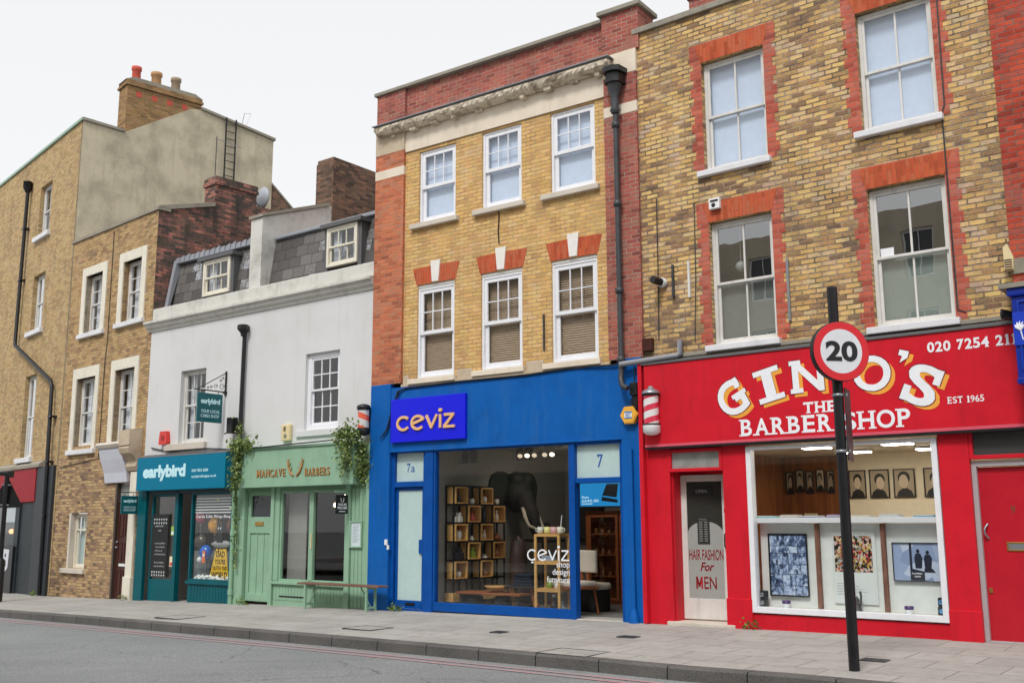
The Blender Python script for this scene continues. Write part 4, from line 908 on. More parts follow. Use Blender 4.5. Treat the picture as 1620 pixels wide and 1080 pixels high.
ivy('ivy_plant', 'ivy crown spilling over the left end of the green fascia', 'W', [[(3.6, -.3, 3.08), (3.95, -.3, 3.1), (4.3, -.28, 3.1)], [(3.85, -.3, 3.05), (3.82, -.3, 2.7), (3.78, -.3, 2.2)]], 330, .075, .04, True, 2, 'climbing ivy on the shopfronts')
ivy('ivy_plant', 'ivy hanging over the right end of the green fascia below the barber pole', 'W', [[(6.85, -.3, 3.06), (7.1, -.34, 3.2), (7.36, -.24, 3.12)], [(6.98, -.34, 3.12), (7.2, -.34, 3.1), (7.3, -.26, 3.05)], [(7.06, -.32, 3.0), (7.1, -.32, 2.7), (7.08, -.32, 2.45)], [(7.3, -.16, 3.0), (7.34, -.12, 2.6), (7.33, -.1, 2.3)]], 330, .075, .038, True, 3, 'climbing ivy on the shopfronts')
ivy('ivy_plant', 'thin ivy sprig on the downpipe beside the black speaker', 'W', [[(3.62, -.12, 3.2), (3.66, -.14, 3.6)]], 110, .05, .034, True, 4, 'climbing ivy on the shopfronts')
p = disp('painted_pipe', 'pale green pipe running down between the teal and green shops', 'pipe', 3.5, -.09, -.25)
MB().tube([(0, 0, 0), (0, 0, 2.5)], .045, 8).build('tube', M_green, p); [MB().lathe([(.06, z), (.06, z + .1)], (0, 0, 0), 10).build('collar', M_green, p) for z in (.3, 1.5)]
# ================================================================== HOUSE C: yellow brick house with red pilasters over the blue shop
def house_c():
    R = thing('yellow_brick_house', 'yellow brick three storey house with red brick piers and parapet above the blue shop', 'building', 'C', 0, 0, 0)
    up = [(1.09, 1.98, 7.07, 8.5), (2.6, 3.48, 7.07, 8.53), (4.1, 5.0, 7.07, 8.54)]; lo = [(1.08, 1.97, 4.11, 5.88), (2.58, 3.48, 4.13, 5.88), (4.09, 5.0, 4.12, 5.88)]
    MB().wall(.74, 5.22, 4.0, 9.3, up + lo, .1).build('wall', M_yellow, R)
    MB().box(.0, .74, -.06, .12, 4.06, 8.12).build('brick_pier', M_orange, R); MB().box(.0, .74, -.06, .12, 8.3, 8.62).build('brick_pier', M_orange, R)
    MB().box(5.22, 5.84, -.06, .12, 4.06, 8.16).build('brick_pier', M_red, R); MB().box(5.22, 5.84, -.06, .12, 8.34, 8.86).build('brick_pier', M_red, R)
    each('stone_band', M_cream, R, [(-.004, .745, -.065, .12, 8.12, 8.3), (5.216, 5.845, -.065, .12, 8.16, 8.34)], .004)
    MB().bev(-.004, .745, -.066, .12, 8.62, 9.12, .006).build('pier_cap', M_bandst, R); MB().bev(5.216, 5.845, -.066, .12, 8.86, 9.26, .006).build('pier_cap', M_cream, R)
    MB().box(.745, 5.216, -.03, .1, 8.57, 8.98).build('frieze', M_cream, R)
    # weathered projecting cornice, lower edge broken, small brackets below
    rnd = random.Random(5); n = 120; prof = []
    q = MB(); rows = []
    for i in range(n + 1):
        u = .1 + (5.4 - .1) * i / n; d = lambda a: rnd.uniform(-a, a)
        rows.append([(u, -.03, 8.985), (u, -.1 + d(.006), 8.99 + d(.005)), (u, -.17 + d(.016), 9.0 + d(.01)), (u, -.22 + d(.022), 9.04 + d(.014)), (u, -.24 + d(.012), 9.08 + d(.01)), (u, -.25, 9.12), (u, -.0, 9.16)])
    for a, b in zip(rows, rows[1:]):
        for j in range(6): q.quad(a[j], b[j], b[j + 1], a[j + 1])
    q.add(rows[0], [tuple(range(7))]); q.add(rows[-1], [tuple(range(6, -1, -1))])
    q.build('cornice', M_peel, R)
    for i in range(10):
        u = .42 + i * .52
        if i in (5,): continue
        MB().bev(u, u + (.15 if i % 3 else .09), -.15 if i % 4 else -.1, -.031, 8.92 + .012 * (i % 3), 8.99, .01).build('cornice_bracket', M_peel, R)
    MB().bev(.06, 5.44, -.27, -.0, 9.162, 9.178, .004).build('cornice_lead', M_lead, R)
    MB().wall(.74, 5.2, 9.1, 9.88, (), .1, .0).build('parapet', M_red, R)
    MB().box(.0, .74, -.05, .3, 9.12, 9.88).build('parapet_pier', M_red, R); MB().box(5.2, 5.9, -.05, .5, 9.26, 10.0).build('parapet_pier', M_red, R)
    each('coping', M_coping, R, [(-.05, 5.198, -.1, .3, 9.882, 9.95), (5.14, 5.96, -.12, .56, 10.002, 10.08)], .01)
    for a, b, c, d in up:
        w_ = sash(R, a, b, c, d, .03, 3, 2, -1, .045, M_upvc, .5, 'blind', M_blueblind, None, M_glassup, .068, .018)
        sill(w_, a - .17, b + .09, c - .095, c, .09, M_sill, .06)
    for i, (a, b, c, d) in enumerate(lo):
        w_ = sash(R, a, b, c, d - .06, .03, 3, 2, -1, .045, M_upvc, .5, 'slats', M_slat, None, M_glass, .068, .018)
        sill(w_, a - .16, b + .06, c - .1, c, .08, M_cream, .06)
        MB().bev(a, b, .02, .1, d - .058, d, .004).build('lintel_board', M_oldwhite, w_)
        m = (a + b) / 2 + .0
        arch = MB()
        for s in (-1, 1):
            arch.prism([(m + s * .075, d + .004), (m + s * .1, 6.22), (m + s * .56, 6.2), (m + s * .47, d + .004)][::s], -.006, .05)
        arch.build('brick_lintel', M_redarch, w_)
        MB().prism([(m - .075, d + .02), (m + .075, d + .02), (m + .115, 6.3), (m - .115, 6.3)], -.03, .05).build('keystone', M_keystone, w_)
    each('string_course', M_bandst, R, [(a, b, -.025, .1, 3.98, 4.2) for a, b in ((.76, .9), (2.05, 2.4), (3.56, 3.92))], .02)
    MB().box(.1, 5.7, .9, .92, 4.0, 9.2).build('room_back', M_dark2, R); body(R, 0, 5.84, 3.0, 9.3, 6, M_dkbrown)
    dp = MB().tube([(5.5, -.16, 8.5), (5.5, -.16, 3.85), (5.5, -.18, 3.72), (5.56, -.24, 3.6), (5.66, -.26, 3.55)], .045, 10)
    for z in (7.9, 6.55, 5.1, 3.98): dp.lathe([(.046, z), (.068, z + .01), (.068, z + .09), (.046, z + .1)], (5.5, -.16, 0), 10)
    dp.lathe([(.062, 8.15), (.09, 8.2), (.06, 8.28), (.08, 8.36), (.065, 8.44), (.11, 8.54), (.13, 8.66)], (5.5, -.17, 0), 12)
    hp = MB().prism([(5.36, -.28), (5.44, -.33), (5.56, -.33), (5.64, -.28), (5.66, -.07), (5.34, -.07)], 8.66, 8.72, 'z').prism([(5.34, -.3), (5.43, -.36), (5.57, -.36), (5.66, -.3), (5.69, -.07), (5.31, -.07)], 8.84, 8.93, 'z').prism([(5.38, -.26), (5.45, -.31), (5.55, -.31), (5.62, -.26), (5.65, -.07), (5.35, -.07)], 8.72, 8.84, 'z')
    dpo = dp.build('downpipe', M_iron, R); hp.build('hopper', M_black, dpo)
    MB().bev(3.92, 3.95, -.03, -.002, 4.36, 4.98, .004).build('conduit', M_iron, R)
    MB().tube([(2.98, -.012, 7.0), (2.99, -.016, 6.85), (2.97, -.012, 6.6), (2.99, -.012, 6.38)], .012, 5).build('cable', M_black, R)  # thin dark strand added for the dotted crack below the sill
    MB().tube([(.35, -.1, 3.1), (.45, -.1, 3.2), (.62, -.09, 3.7), (.7, -.085, 3.9), (.9, -.07, 3.95), (2.1, -.075, 3.97), (3.6, -.07, 3.96), (4.6, -.075, 4.0), (5.3, -.09, 3.97), (5.8, -.09, 4.02)], .016, 5).tube([(.3, -.11, 3.05), (.47, -.11, 3.2), (.6, -.1, 3.65), (.74, -.085, 3.92)], .012, 5).build('cable', M_black, R)
    return R
house_c()
def blue_shop():
    R = thing('blue_shopfront', 'bright blue furniture shop with doors numbered 7a and 7 and one wide window', 'shopfront', 'C', 0, 0, 0)
    each('pilaster', M_blue, R, [(.0, .5, -.068, .06, -.12, 4.06), (5.42, 5.8, -.068, .06, -.06, 4.06)])
    MB().box(.5, 5.42, -.05, .06, 2.82, 3.98).bev(.48, 5.44, -.075, .0, 2.78, 2.818, .004).build('fascia', M_blue, R)
    MB().box(.74, 5.22, -.05, .02, 3.982, 4.03).build('render_band', M_bandst, R)
    # door 7a
    q = MB(); ring(q, .5, 1.34, -.06, 2.8, .0, .12, .07, .06, .04); q.bev(.57, 1.27, .0, .11, 2.14, 2.24, .006); fr = q.build('door_frame', M_bluetrim, R)
    MB().box(.57, 1.27, .07, .075, 2.24, 2.76).build('fanlight', M_frost, fr); serif(MB(), '7', .82, .9, 2.41, 2.57, .069, .0, .002, .05, .2).build('digit', M_bluel, fr); text('letter', 'a', .92, 1.01, 2.41, 2.51, .069, M_bluel, fr, .005, .002)
    q = MB(); ring(q, .58, 1.26, .0, 2.13, .05, .1, .05, .13, .05); q.bev(1.15, 1.25, .035, .06, .95, 1.2, .004); dr = q.build('door', M_bluetrim, R)
    MB().box(.63, 1.21, .07, .08, .13, 2.08).build('pane', M_frost, dr); MB().box(.6, 1.24, -.0, .06, -.05, -.005).build('threshold', M_sill, dr); MB().box(.84, 1.06, .042, .049, .04, .09).build('letterbox', M_black, dr)
    MB().bev(1.341, 1.53, -.04, .1, -.06, 2.8).build('mullion', M_bluetrim, R)
    # big window
    q = MB(); ring(q, 1.54, 4.44, -.02, 2.8, -.03, .08, .04, .15, .05); w_ = q.build('display_window', M_bluetrim, R)
    MB().quad((1.57, .02, .12), (4.41, .02, .12), (4.41, .02, 2.76), (1.57, .02, 2.76)).build('pane', M_glass, w_)
    t = MB(); ceviz(t, 3.54, 4.37, .88, 1.06, .015, .001, .13, True); t.build('shop_lettering', M_wl, w_)
    t = MB()
    for s, a, z in (('shop', 4.12, .78), ('design', 4.04, .66), ('furniture', 3.93, .54)): put(t, s, a, 4.37, z - (.03 if 'p' in s or 'g' in s else 0), z + .095, .015, .004, .001)
    t.build('small_lettering', M_wl, w_)
    MB().box(1.54, 4.44, -.0, .07, -.12, -.022).build('stall_riser', M_dark, R)
    q = MB().bev(4.442, 4.52, -.04, .1, -.06, 2.8).bev(4.521, 5.38, -.02, .1, 2.12, 2.2, .006).bev(4.521, 5.38, -.02, .1, 2.73, 2.8, .006).bev(5.35, 5.42, -.02, .1, -.04, 2.8); fr = q.build('door_frame', M_bluetrim, R)
    MB().box(4.52, 5.35, .05, .055, 2.2, 2.73).build('fanlight', M_frost, fr); serif(MB(), '7', 4.9, 5.01, 2.36, 2.57, .049, .0, .002, .05, .2).build('digit', M_bluel, fr)
    MB().box(4.52, 5.35, -.03, .1, -.07, -.008).build('threshold', M_sill, fr)
    MB().bev(5.31, 5.35, .12, .92, .0, 2.1, .006).build('open_door', paint('pale inner door edge', A(176, 196, 222), .4, .1), R)
    MB().tube([(5.6, -.1, 2.62), (5.6, -.1, .1)], .032, 8).lathe([(.085, -.02), (.07, .08), (.045, .16), (.033, .2)], (5.6, -.1, 0), 12).build('waste_pipe', M_blue, R)
    room(R, 1.36, 5.7, -.04, 2.9, .13, 4.6, plain('gallery wall', A(150, 148, 143, .9), .9), plain('grey concrete floor', A(120, 118, 114), .5), plain('gallery ceiling', A(150, 148, 142), .9))
    MB().bev(.44, .5, -.1, -.07, 1.1, 1.2, .004).bev(.5, .54, -.1, -.07, 1.02, 1.1, .004).build('door_bell', M_whitepl, R)
    f = thing('wooden_letter_sign', 'ultramarine sign board with raised beige letters on the blue fascia', 'sign', 'C', .56, -.055, 2.95)
    MB().bev(.0, 1.76, -.06, .0, .0, .8, .006).build('board', M_signblue, f)
    ceviz(MB(), .17, 1.55, .21, .47, -.06, .03, .15).build('lettering', M_orangeL, f)
blue_shop()
p = thing('alarm_box', 'yellow hexagonal alarm box with a blue badge on the blue pilaster', 'alarm', 'C', 5.615, -.07, 3.145)
hexa = lambda r: [(r * cos(i * pi / 3), r * sin(i * pi / 3)) for i in range(6)]
MB().prism(hexa(.155), -.09, 0).prism(hexa(.135), -.1, -.0905).build('case', plain('amber plastic', A(236, 176, 66), .4), p)
MB().box(-.07, .06, -.103, -.1005, -.055, .055).build('badge', plain('blue badge', A(40, 130, 200), .4), p); MB().box(-.07, .06, -.105, -.1032, -.035, .03).build('badge_panel', M_wl, p); text('lettering', 'ADT', -.055, .045, -.028, .024, -.1051, plain('dark blue letter', A(20, 60, 150), .4), p, .03, .001)
p = thing('junction_box', 'black cable junction box beside the silver capped barber pole', 'box', 'C', 5.7, -.07, 3.35)
MB().bev(-.06, .07, -.1, 0, .1, .3, .01).bev(-.03, .06, -.07, 0, -.12, .1, .01).build('case', M_black, p); MB().tube([(.0, -.05, .1), (-.06, -.08, .0), (.02, -.06, -.12), (.06, -.06, -.3)], .012, 5).tube([(.0, -.05, .3), (.02, -.04, .5), (-.02, -.04, .66)], .008, 5).build('cable', M_black, p)
p = thing('waste_pipe', 'grey plastic pipe running along the top of the blue shop to the hopper pipe', 'pipe', 'C', 5.5, -.2, 3.95)
MB().tube([(0, 0, 0), (.95, .1, .06), (1.0, .11, .08), (1.0, .11, .3)], .045, 8).build('tube', plain('grey plastic pipe', A(140, 142, 150), .4), p)
# ------------------------------------------------------------------ inside the blue shop
def C(name, label, cat, u, v, z, rot=0, group=None): return thing(name, label, cat, 'C', u, v, z, rot, group)
sh = C('box_shelf', 'tall black metal shelving unit with staggered oak boxes in the blue shop window', 'shelves', 1.58, .5, .1, radians(88))
CW, CH, DP = .37, .335, .18
fr = MB()
for i in range(5):
    for y in (0, DP): fr.box(i * CW - .012, i * CW + .012, y - .012, y + .012, -.1, (6 if i < 4 else 5) * CH + .06)
for j in range(7):
    z = j * CH + .05; e = 3 * CW if j == 6 else 4 * CW
    for y in (0, DP): fr.box(0, e, y - .011, y + .011, z - .015, z + .015)
    for i in range(6):
        if i * CW <= e: fr.box(i * CW - .008, i * CW + .008, 0, DP, z - .012, z + .012)
fr.build('frame', M_black, sh)
cells = [(0, 5), (2, 5), (1, 4), (3, 4), (0, 3), (2, 3), (1, 2), (3, 2), (0, 1), (2, 1)]
for i, j in cells:
    b = MB(); x0, x1, z0, z1 = i * CW + .012, (i + 1) * CW - .012, j * CH + .065, (j + 1) * CH + .035
    b.box(x0, x0 + .025, -.04, DP, z0, z1).box(x1 - .025, x1, -.04, DP, z0, z1).box(x0 + .025, x1 - .025, -.04, DP, z0, z0 + .025).box(x0 + .025, x1 - .025, -.04, DP, z1 - .025, z1)
    b.build('oak_box', M_wood, sh)
    MB().box(x0 + .025, x1 - .025, DP - .02, DP - .01, z0 + .025, z1 - .025).build('box_back', M_wood2, sh)
MB().bev(-.04, 4 * CW + .05, -.03, DP - .01, .0, .15).build('plinth', M_wood, sh)
def onshelf(i, j, name, label, cat, mk, dx=0):
    a = radians(88); x = (i + .5) * CW + dx; y = .04
    z = .1 + j * CH + (.088 if (i, j) in cells else .064)
    t = C(name, label, cat, 1.58 + x * cos(a) - y * sin(a), .5 + x * sin(a) + y * cos(a), z, radians(88), 'pots and ornaments on the box shelf'); mk(t)
def mug(m, h=.1, r=.045):
    def f(t):
        MB().lathe([(r * .8, 0), (r, .01), (r, h), (r * .88, h), (r * .85, .02), (.001, .02)], (0, 0, 0), 14).build('cup', m, t)
        MB().tube([(r * .9, 0, h * .8), (r * 1.7, 0, h * .7), (r * 1.7, 0, h * .35), (r * .9, 0, h * .2)], .008, 6).build('handle', m, t)
    return f
def vase(m, h, r):
    def f(t):
        MB().lathe([(r * .7, 0), (r, h * .3), (r * .75, h * .6), (r * .35, h * .75), (r * .5, h)], (0, 0, 0), 14).build('vase_body', m, t); MB().lathe([(r * .52, h), (r * .55, h + .008), (r * .4, h + .008)], (0, 0, 0), 14).build('rim', m, t)
    return f
def block(m, a, b, h):
    def f(t): MB().bev(-a, a, -.06, .06, 0, h * .6, .01).bev(-a * .5, a * .7, -.04, .05, h * .6, h, .01).build('ornament_body', m, t); MB().bev(-a * 1.1, a * 1.1, -.07, .07, -.006, .0).build('foot', M_dark, t)
    return f
wh = plain('white glaze', A(214, 212, 206), .3); dkg = plain('dark glaze', (.03, .03, .035, 1), .3); grn = plain('green glaze', A(128, 150, 60), .4); rdg = plain('red banded glaze', A(190, 80, 70), .4); tan_ = plain('tan basket', A(150, 104, 70), .8)
for a in [(0, 5, 'vase', 'small dark vase in the top left oak box of the shelves', 'vase', vase(dkg, .14, .05)), (1, 5, 'mug', 'white mug on the open top shelf between two oak boxes', 'mug', mug(wh)), (2, 5, 'mug', 'white patterned mug in the second oak box of the top row', 'mug', mug(wh, .12)), (3, 5, 'mug', 'white mug at the right end of the top shelf', 'mug', mug(wh)),
          (0, 4, 'ornament', 'white figurine on the second shelf at the left', 'ornament', block(wh, .05, .05, .18)), (1, 4, 'pot', 'red and white banded pot in the oak box of the second row', 'pot', vase(rdg, .13, .08)), (2, 4, 'bottle', 'tall dark bottle on the open second shelf', 'bottle', vase(dkg, .24, .05)), (3, 4, 'vase', 'white bud vase in the right oak box of the second row', 'vase', vase(wh, .19, .045)),
          (0, 3, 'jug', 'white jug in the left oak box of the third row', 'jug', mug(wh, .16, .05)), (1, 3, 'bowl', 'small grey bowl on the open third shelf', 'bowl', vase(wh, .08, .05)), (2, 3, 'vase', 'white slim vase in the middle oak box of the third row', 'vase', vase(wh, .16, .04)), (3, 3, 'basket', 'dark brown basket on the right of the third shelf', 'basket', vase(M_wood2, .12, .09)),
          (0, 2, 'book_stack', 'stack of dark books on the fourth shelf at the left', 'books', block(dkg, .09, .05, .2)), (1, 2, 'pot', 'green cactus shaped pot in the oak box of the fourth row', 'pot', block(grn, .06, .05, .2)), (2, 2, 'dish', 'pale low dish on the open fourth shelf', 'dish', vase(wh, .07, .07)), (3, 2, 'basket', 'tan basket in the right oak box of the fourth row', 'basket', vase(tan_, .14, .07)),
          (0, 1, 'cup', 'cream cup in the lowest left oak box', 'cup', mug(wh, .1, .05)), (2, 1, 'bowl_stack', 'stacked brown bowls in the lowest middle oak box', 'bowl', vase(tan_, .11, .08))]: onshelf(*a)
for i, (u, v) in enumerate(((2.6, 1.7), (3.4, 1.7))):     # the lit ceiling spotlights
    L = bpy.data.lights.new('spotlight_beam', 'AREA'); L.energy = 4.5; L.size = .3; L.color = (1, .86, .7)
    lo = bpy.data.objects.new('spotlight_beam', L); COL.objects.link(lo); lo.location = world('C', u, v, 2.72); lo.rotation_euler = (radians(28), 0, -radians(AZ['C']) + (.5 if i else -.3))
# elephant head sculpture
def remesh(o, vox, sm=3):
    m = o.modifiers.new('r', 'REMESH'); m.mode = 'VOXEL'; m.voxel_size = vox
    if sm: s2 = o.modifiers.new('s', 'SMOOTH'); s2.iterations = sm; s2.factor = .5
    bpy.context.view_layer.update(); me = bpy.data.meshes.new_from_object(o.evaluated_get(bpy.context.evaluated_depsgraph_get()))
    o.modifiers.clear(); old = o.data; o.data = me; bpy.data.meshes.remove(old)
    for pl in me.polygons: pl.use_smooth = True
el = C('elephant_head', 'large dark elephant head sculpture with curved pale tusks inside the blue shop', 'sculpture', .0, 0, 2.0, radians(80)); el.location = world('C', 1.62, 2.45, 2.0); el.scale = (.78,) * 3
q = MB().ball((0, .02, .12), .4, 20, .95, .9, 1.3).ball((-.16, -.12, .42), .2, 14).ball((.16, -.12, .42), .2, 14).ball((0, -.24, -.12), .28, 18, .95, 1, 1.15)
for sg in (-1, 1): q.ball((sg * .52, .14, .22), .4, 20, .85, .18, 1.05).ball((sg * .58, .12, -.12), .27, 18, .75, .2, 1.35).ball((sg * .42, .12, .46), .25, 16, 1.1, .25, .7)
q.tube([(0, -.32, -.2), (.02, -.48, -.45), (.06, -.54, -.7), (.12, -.56, -.9), (.26, -.56, -1.0), (.42, -.56, -.94), (.5, -.56, -.78), (.47, -.56, -.64)], [.22, .19, .16, .14, .12, .1, .085, .07], 14)
eo = q.build('elephant_body', plain('dark elephant hide', (.02, .019, .018, 1), .75), el); remesh(eo, .03)
for s in (-1, 1): MB().tube([(s * .17, -.36, -.3), (s * .24, -.5, -.52), (s * .23, -.62, -.72), (s * .12 + .06, -.74, -.82), (s * .02 + .12, -.84, -.82)], [.055, .05, .042, .03, .008], 10).build('tusk', plain('ivory', A(204, 196, 182), .4), el)
def rack():
    r = C('bamboo_rack', 'pale bamboo ladder rack with mugs on top behind the shop window lettering', 'rack', 3.4, .42, 0, radians(2))
    f = MB()
    for x in (0, .46):
        for y in (0, .32): f.box(x, x + .045, y, y + .03, 0, 1.3)
    for z in (.35, .8, 1.26):
        for y in (-.002, .322): f.box(.046, .459, y + .002, y + .026, z, z + .045)
        for x in (.004, .464): f.box(x, x + .036, .031, .319, z, z + .045)
    f.build('frame', M_wood, r)
    for z in (.38, .83, 1.28): MB().box(.046, .459, .03, .318, z + .017, z + .03).build('shelf', M_wood, r)
rack()
for i, (du, m, lb) in enumerate(((.06, wh, 'white mug with handle at the left on the bamboo rack'), (.2, plain('pale yellow glaze', A(232, 226, 150), .3), 'yellow mug on top of the bamboo rack'), (.33, plain('pink glaze', A(222, 170, 176), .3), 'pink and white mug on top of the bamboo rack'), (.46, plain('cream glaze', A(230, 220, 200), .3), 'cream mug holding a white straw on the bamboo rack'))):
    t = C('mug', lb, 'mug', 3.42 + du, .5, 1.312, pi * (i == 0), 'mugs on the bamboo rack'); mug(m, .11, .055)(t)
    if i == 3: MB().tube([(0, 0, .02), (.04, 0, .3)], .008, 6).build('straw', M_wl, t)
for u, v, z, h, m, lb in ((3.5, .56, .842, .1, plain('folded grey cloth', A(150, 160, 180), .9), 'folded pale cloths on the middle shelf of the bamboo rack'), (3.56, .56, .392, .17, grn, 'green pot on the lower shelf of the bamboo rack'), (3.72, .56, .392, .15, wh, 'white pot on the lower shelf of the bamboo rack'), (3.62, .6, .0, .26, dkg, 'dark bottle with white cap under the bamboo rack'), (3.8, .56, 0, .2, plain('grey glaze', A(150, 156, 166), .3), 'grey bottle under the bamboo rack')):
    t = C('rack_ornament', lb, 'ornament', u + .06, v, z); (vase if h > .12 else lambda m, h, r: block(m, .16, .05, h))(m, h, .06)(t)
    if h == .26: MB().lathe([(.035, .262), (.035, .31), (.001, .31)], (0, 0, 0), 12).build('cap', M_wl, t)
def chair():
    c = C('lounge_chair', 'low lounge chair with cream upholstery and bent walnut legs in the open blue doorway', 'chair', 3.9, .86, -.04, radians(-14)); c.scale = (1.12,) * 3
    cr = plain('cream upholstery', A(206, 196, 182), .85)
    MB().bev(-.26, .26, -.25, .25, .42, .5, .035).build('seat_cushion', cr, c); MB().bev(-.25, .25, .22, .28, .62, .95, .05).build('back_cushion', cr, c)
    MB().bev(-.29, .29, -.29, .27, .385, .418, .015).build('seat_shell', M_wood2, c)
    for x in (-.2, .2): MB().prism([(x - .03, .39), (x + .04, .39), (x + (.12 if x > 0 else -.08), .0), (x + (.08 if x > 0 else -.12), .0)], -.22, -.19).build('leg', M_wood2, c); MB().tube([(x, .24, .39), (x * 1.15, .3, 0)], [.022, .016], 8).build('leg', M_wood2, c)
    MB().box(.05, .09, .23, .262, .4, .64).box(-.09, -.05, .23, .262, .4, .64).build('back_support', M_wood2, c)
chair()
t = C('ottoman', 'round stool with cream top and dark base behind the lounge chair', 'stool', 3.75, 1.75, -.04); MB().lathe([(.3, 0), (.3, .38)], (0, 0, 0), 24).build('base', M_dark, t); MB().lathe([(.31, .38), (.33, .42), (.3, .48), (.001, .49)], (0, 0, 0), 24).build('cushion', plain('cream upholstery', (.5, .46, .4, 1)), t)
def cabinet():
    c = C('display_cabinet', 'brown wooden cabinet with glass doors at the back of the blue shop', 'cabinet', 2.72, 3.2, -.04)
    q = MB(); ring(q, 0, 1.5, 0, 1.75, 0, .4, .06); q.box(.0, 1.5, .38, .4, 0, 1.75); q.build('carcass', M_wood2, c)
    for x in (.07, .77): d = ring(MB(), x, x + .67, .06, 1.69, -.03, -.002, .06).build('door', M_wood2, c); MB().quad((x + .05, -.01, .1), (x + .62, -.01, .1), (x + .62, -.01, 1.64), (x + .05, -.01, 1.64)).build('pane', M_glass, d)
    for z in (.5, .9, 1.3): MB().box(.06, 1.44, .02, .36, z, z + .02).build('shelf', M_wood2, c)
    b = random.Random(2); q = MB()
    for z in (.52, .92, 1.32):
        for i in range(9): q.lathe([(.03, 0), (.04, .05), (.03, b.uniform(.07, .14))], (.15 + i * .15, .15, z), 8)
    q.build('crockery', tan_, c)
cabinet()
t = C('wall_screen', 'wall screen showing a blue furniture advert reading Now £645.00', 'screen', 2.74, 2.98, 1.8)
MB().bev(-.03, .92, 0, .04, -.03, .47).build('bezel', M_black, t); MB().box(0, .89, -.004, -.0005, 0, .44).build('display', emit('lit blue screen', (.02, .22, .5, 1), .7), t)
q = MB(); put(q, 'Now', .04, .2, .15, .2, -.0045, .01, .001); put(q, '£645.00', .04, .42, .08, .13, -.0045, .01, .001); q.box(.04, .28, -.006, -.0045, .04, .055); q.build('lettering', emit('lit screen letter', (.5, .75, .9, 1), .7), t)
MB().prism([(.5, .2), (.82, .16), (.86, .42), (.6, .42)], -.006, -.0045).prism([(.48, .1), (.84, .06), (.84, .12), (.5, .18)], -.006, -.0045).build('pictured_chair', plain('dark screen picture', (.01, .02, .03, 1), .3), t)
t = C('carved_figure', 'dark tall figure carving standing beside the box shelf', 'sculpture', 2.3, 1.5, -.04); MB().lathe([(.2, 0), (.16, .3), (.17, .9), (.13, 1.2), (.001, 1.3)], (0, 0, 0), 16).build('carving', plain('dark brown carving', (.05, .026, .02, 1), .5), t); MB().lathe([(.28, 0), (.28, .03)], (0, 0, -.0), 20).build('base', M_dark, t)
t = C('side_table', 'dark side table with a round top beside the carving', 'table', 2.15, 2.6, -.04); MB().lathe([(.001, 1.2), (.4, 1.2), (.4, 1.17), (.05, 1.15), (.05, .04), (.25, .02), (.25, 0)], (0, 0, 0), 20).build('pedestal', M_dark, t); MB().lathe([(.41, 1.2), (.41, 1.215), (.001, 1.215)], (0, 0, 0), 20).build('table_top', M_dark, t)
t = C('wooden_stool', 'low stool with splayed pale wooden legs behind the window sill', 'stool', 2.95, .75, -.04, radians(10))
MB().bev(-.3, .3, -.2, .2, .42, .46, .01).build('seat', M_dark, t)
for x in (-.2, .2): MB().prism([(x - .05, .42), (x + .05, .42), (x + .16, 0), (x + .06, 0)], -.1, -.06).prism([(x - .05, .42), (x + .05, .42), (x - .06, 0), (x - .16, 0)], .06, .1).build('leg', M_wood if x < 0 else M_wood2, t)
t = C('cloth_stack', 'stack of folded dark blue cloths on the low stool', 'cloth', 3.0, .78, .42); 
for i in range(4): MB().bev(-.2 + i * .01, .2 - i * .008, -.15, .15, i * .05, i * .05 + .046, .02).build('folded_cloth', plain('navy cloth', (.012, .018, .035, 1), .9), t)
t = C('low_table', 'long dark low table with a tan bowl below the box shelf', 'table', 2.25, .6, -.04); MB().bev(-.5, .9, -.25, .2, .3, .34, .01).build('table_top', M_wood2, t)
for x in (-.42, .8): MB().box(x - .03, x + .03, -.2, .18, 0, .3).build('leg', M_dark, t)
t = C('tan_bowl', 'shallow tan wooden bowl on the low table', 'bowl', 2.5, .6, .3); MB().lathe([(.06, 0), (.2, .07), (.24, .11), (.19, .08), (.001, .03)], (0, 0, 0), 18).build('bowl_wall', M_wood, t); MB().lathe([(.07, -.004), (.07, .003)], (0, 0, 0), 14).build('foot', M_wood, t)
for i, (u, lb) in enumerate(((1.95, 'dark blue pot under the low table, nearer the shelves'), (2.6, 'dark blue pot under the low table, nearer the stool'))):
    t = C('floor_pot', lb, 'pot', u, .62, -.04, 0, 'pots under the low table'); MB().lathe([(.12, 0), (.19, .12), (.17, .24), (.12, .28), (.1, .26)], (0, 0, 0), 18).build('pot_body', plain('deep blue glaze', (.01, .02, .035, 1), .25), t); MB().lathe([(.12, .28), (.13, .29), (.11, .29)], (0, 0, 0), 18).build('rim', dkg, t)
t = C('arched_mirror', 'dark arched shield mirror on the back wall right of the elephant', 'mirror', 2.05, 4.5, 1.1); MB().prism([(-.3, 0), (.3, 0)] + [(.3 * cos(i * pi / 12), 1.1 + .3 * sin(i * pi / 12)) for i in range(13)], -.05, 0).build('frame', M_dark, t); MB().prism([(-.24, .06), (.24, .06)] + [(.24 * cos(i * pi / 12), 1.1 + .24 * sin(i * pi / 12)) for i in range(13)], -.06, -.051).build('mirror_plate', plain('dark mirror', (.06, .06, .06, 1), .15), t)
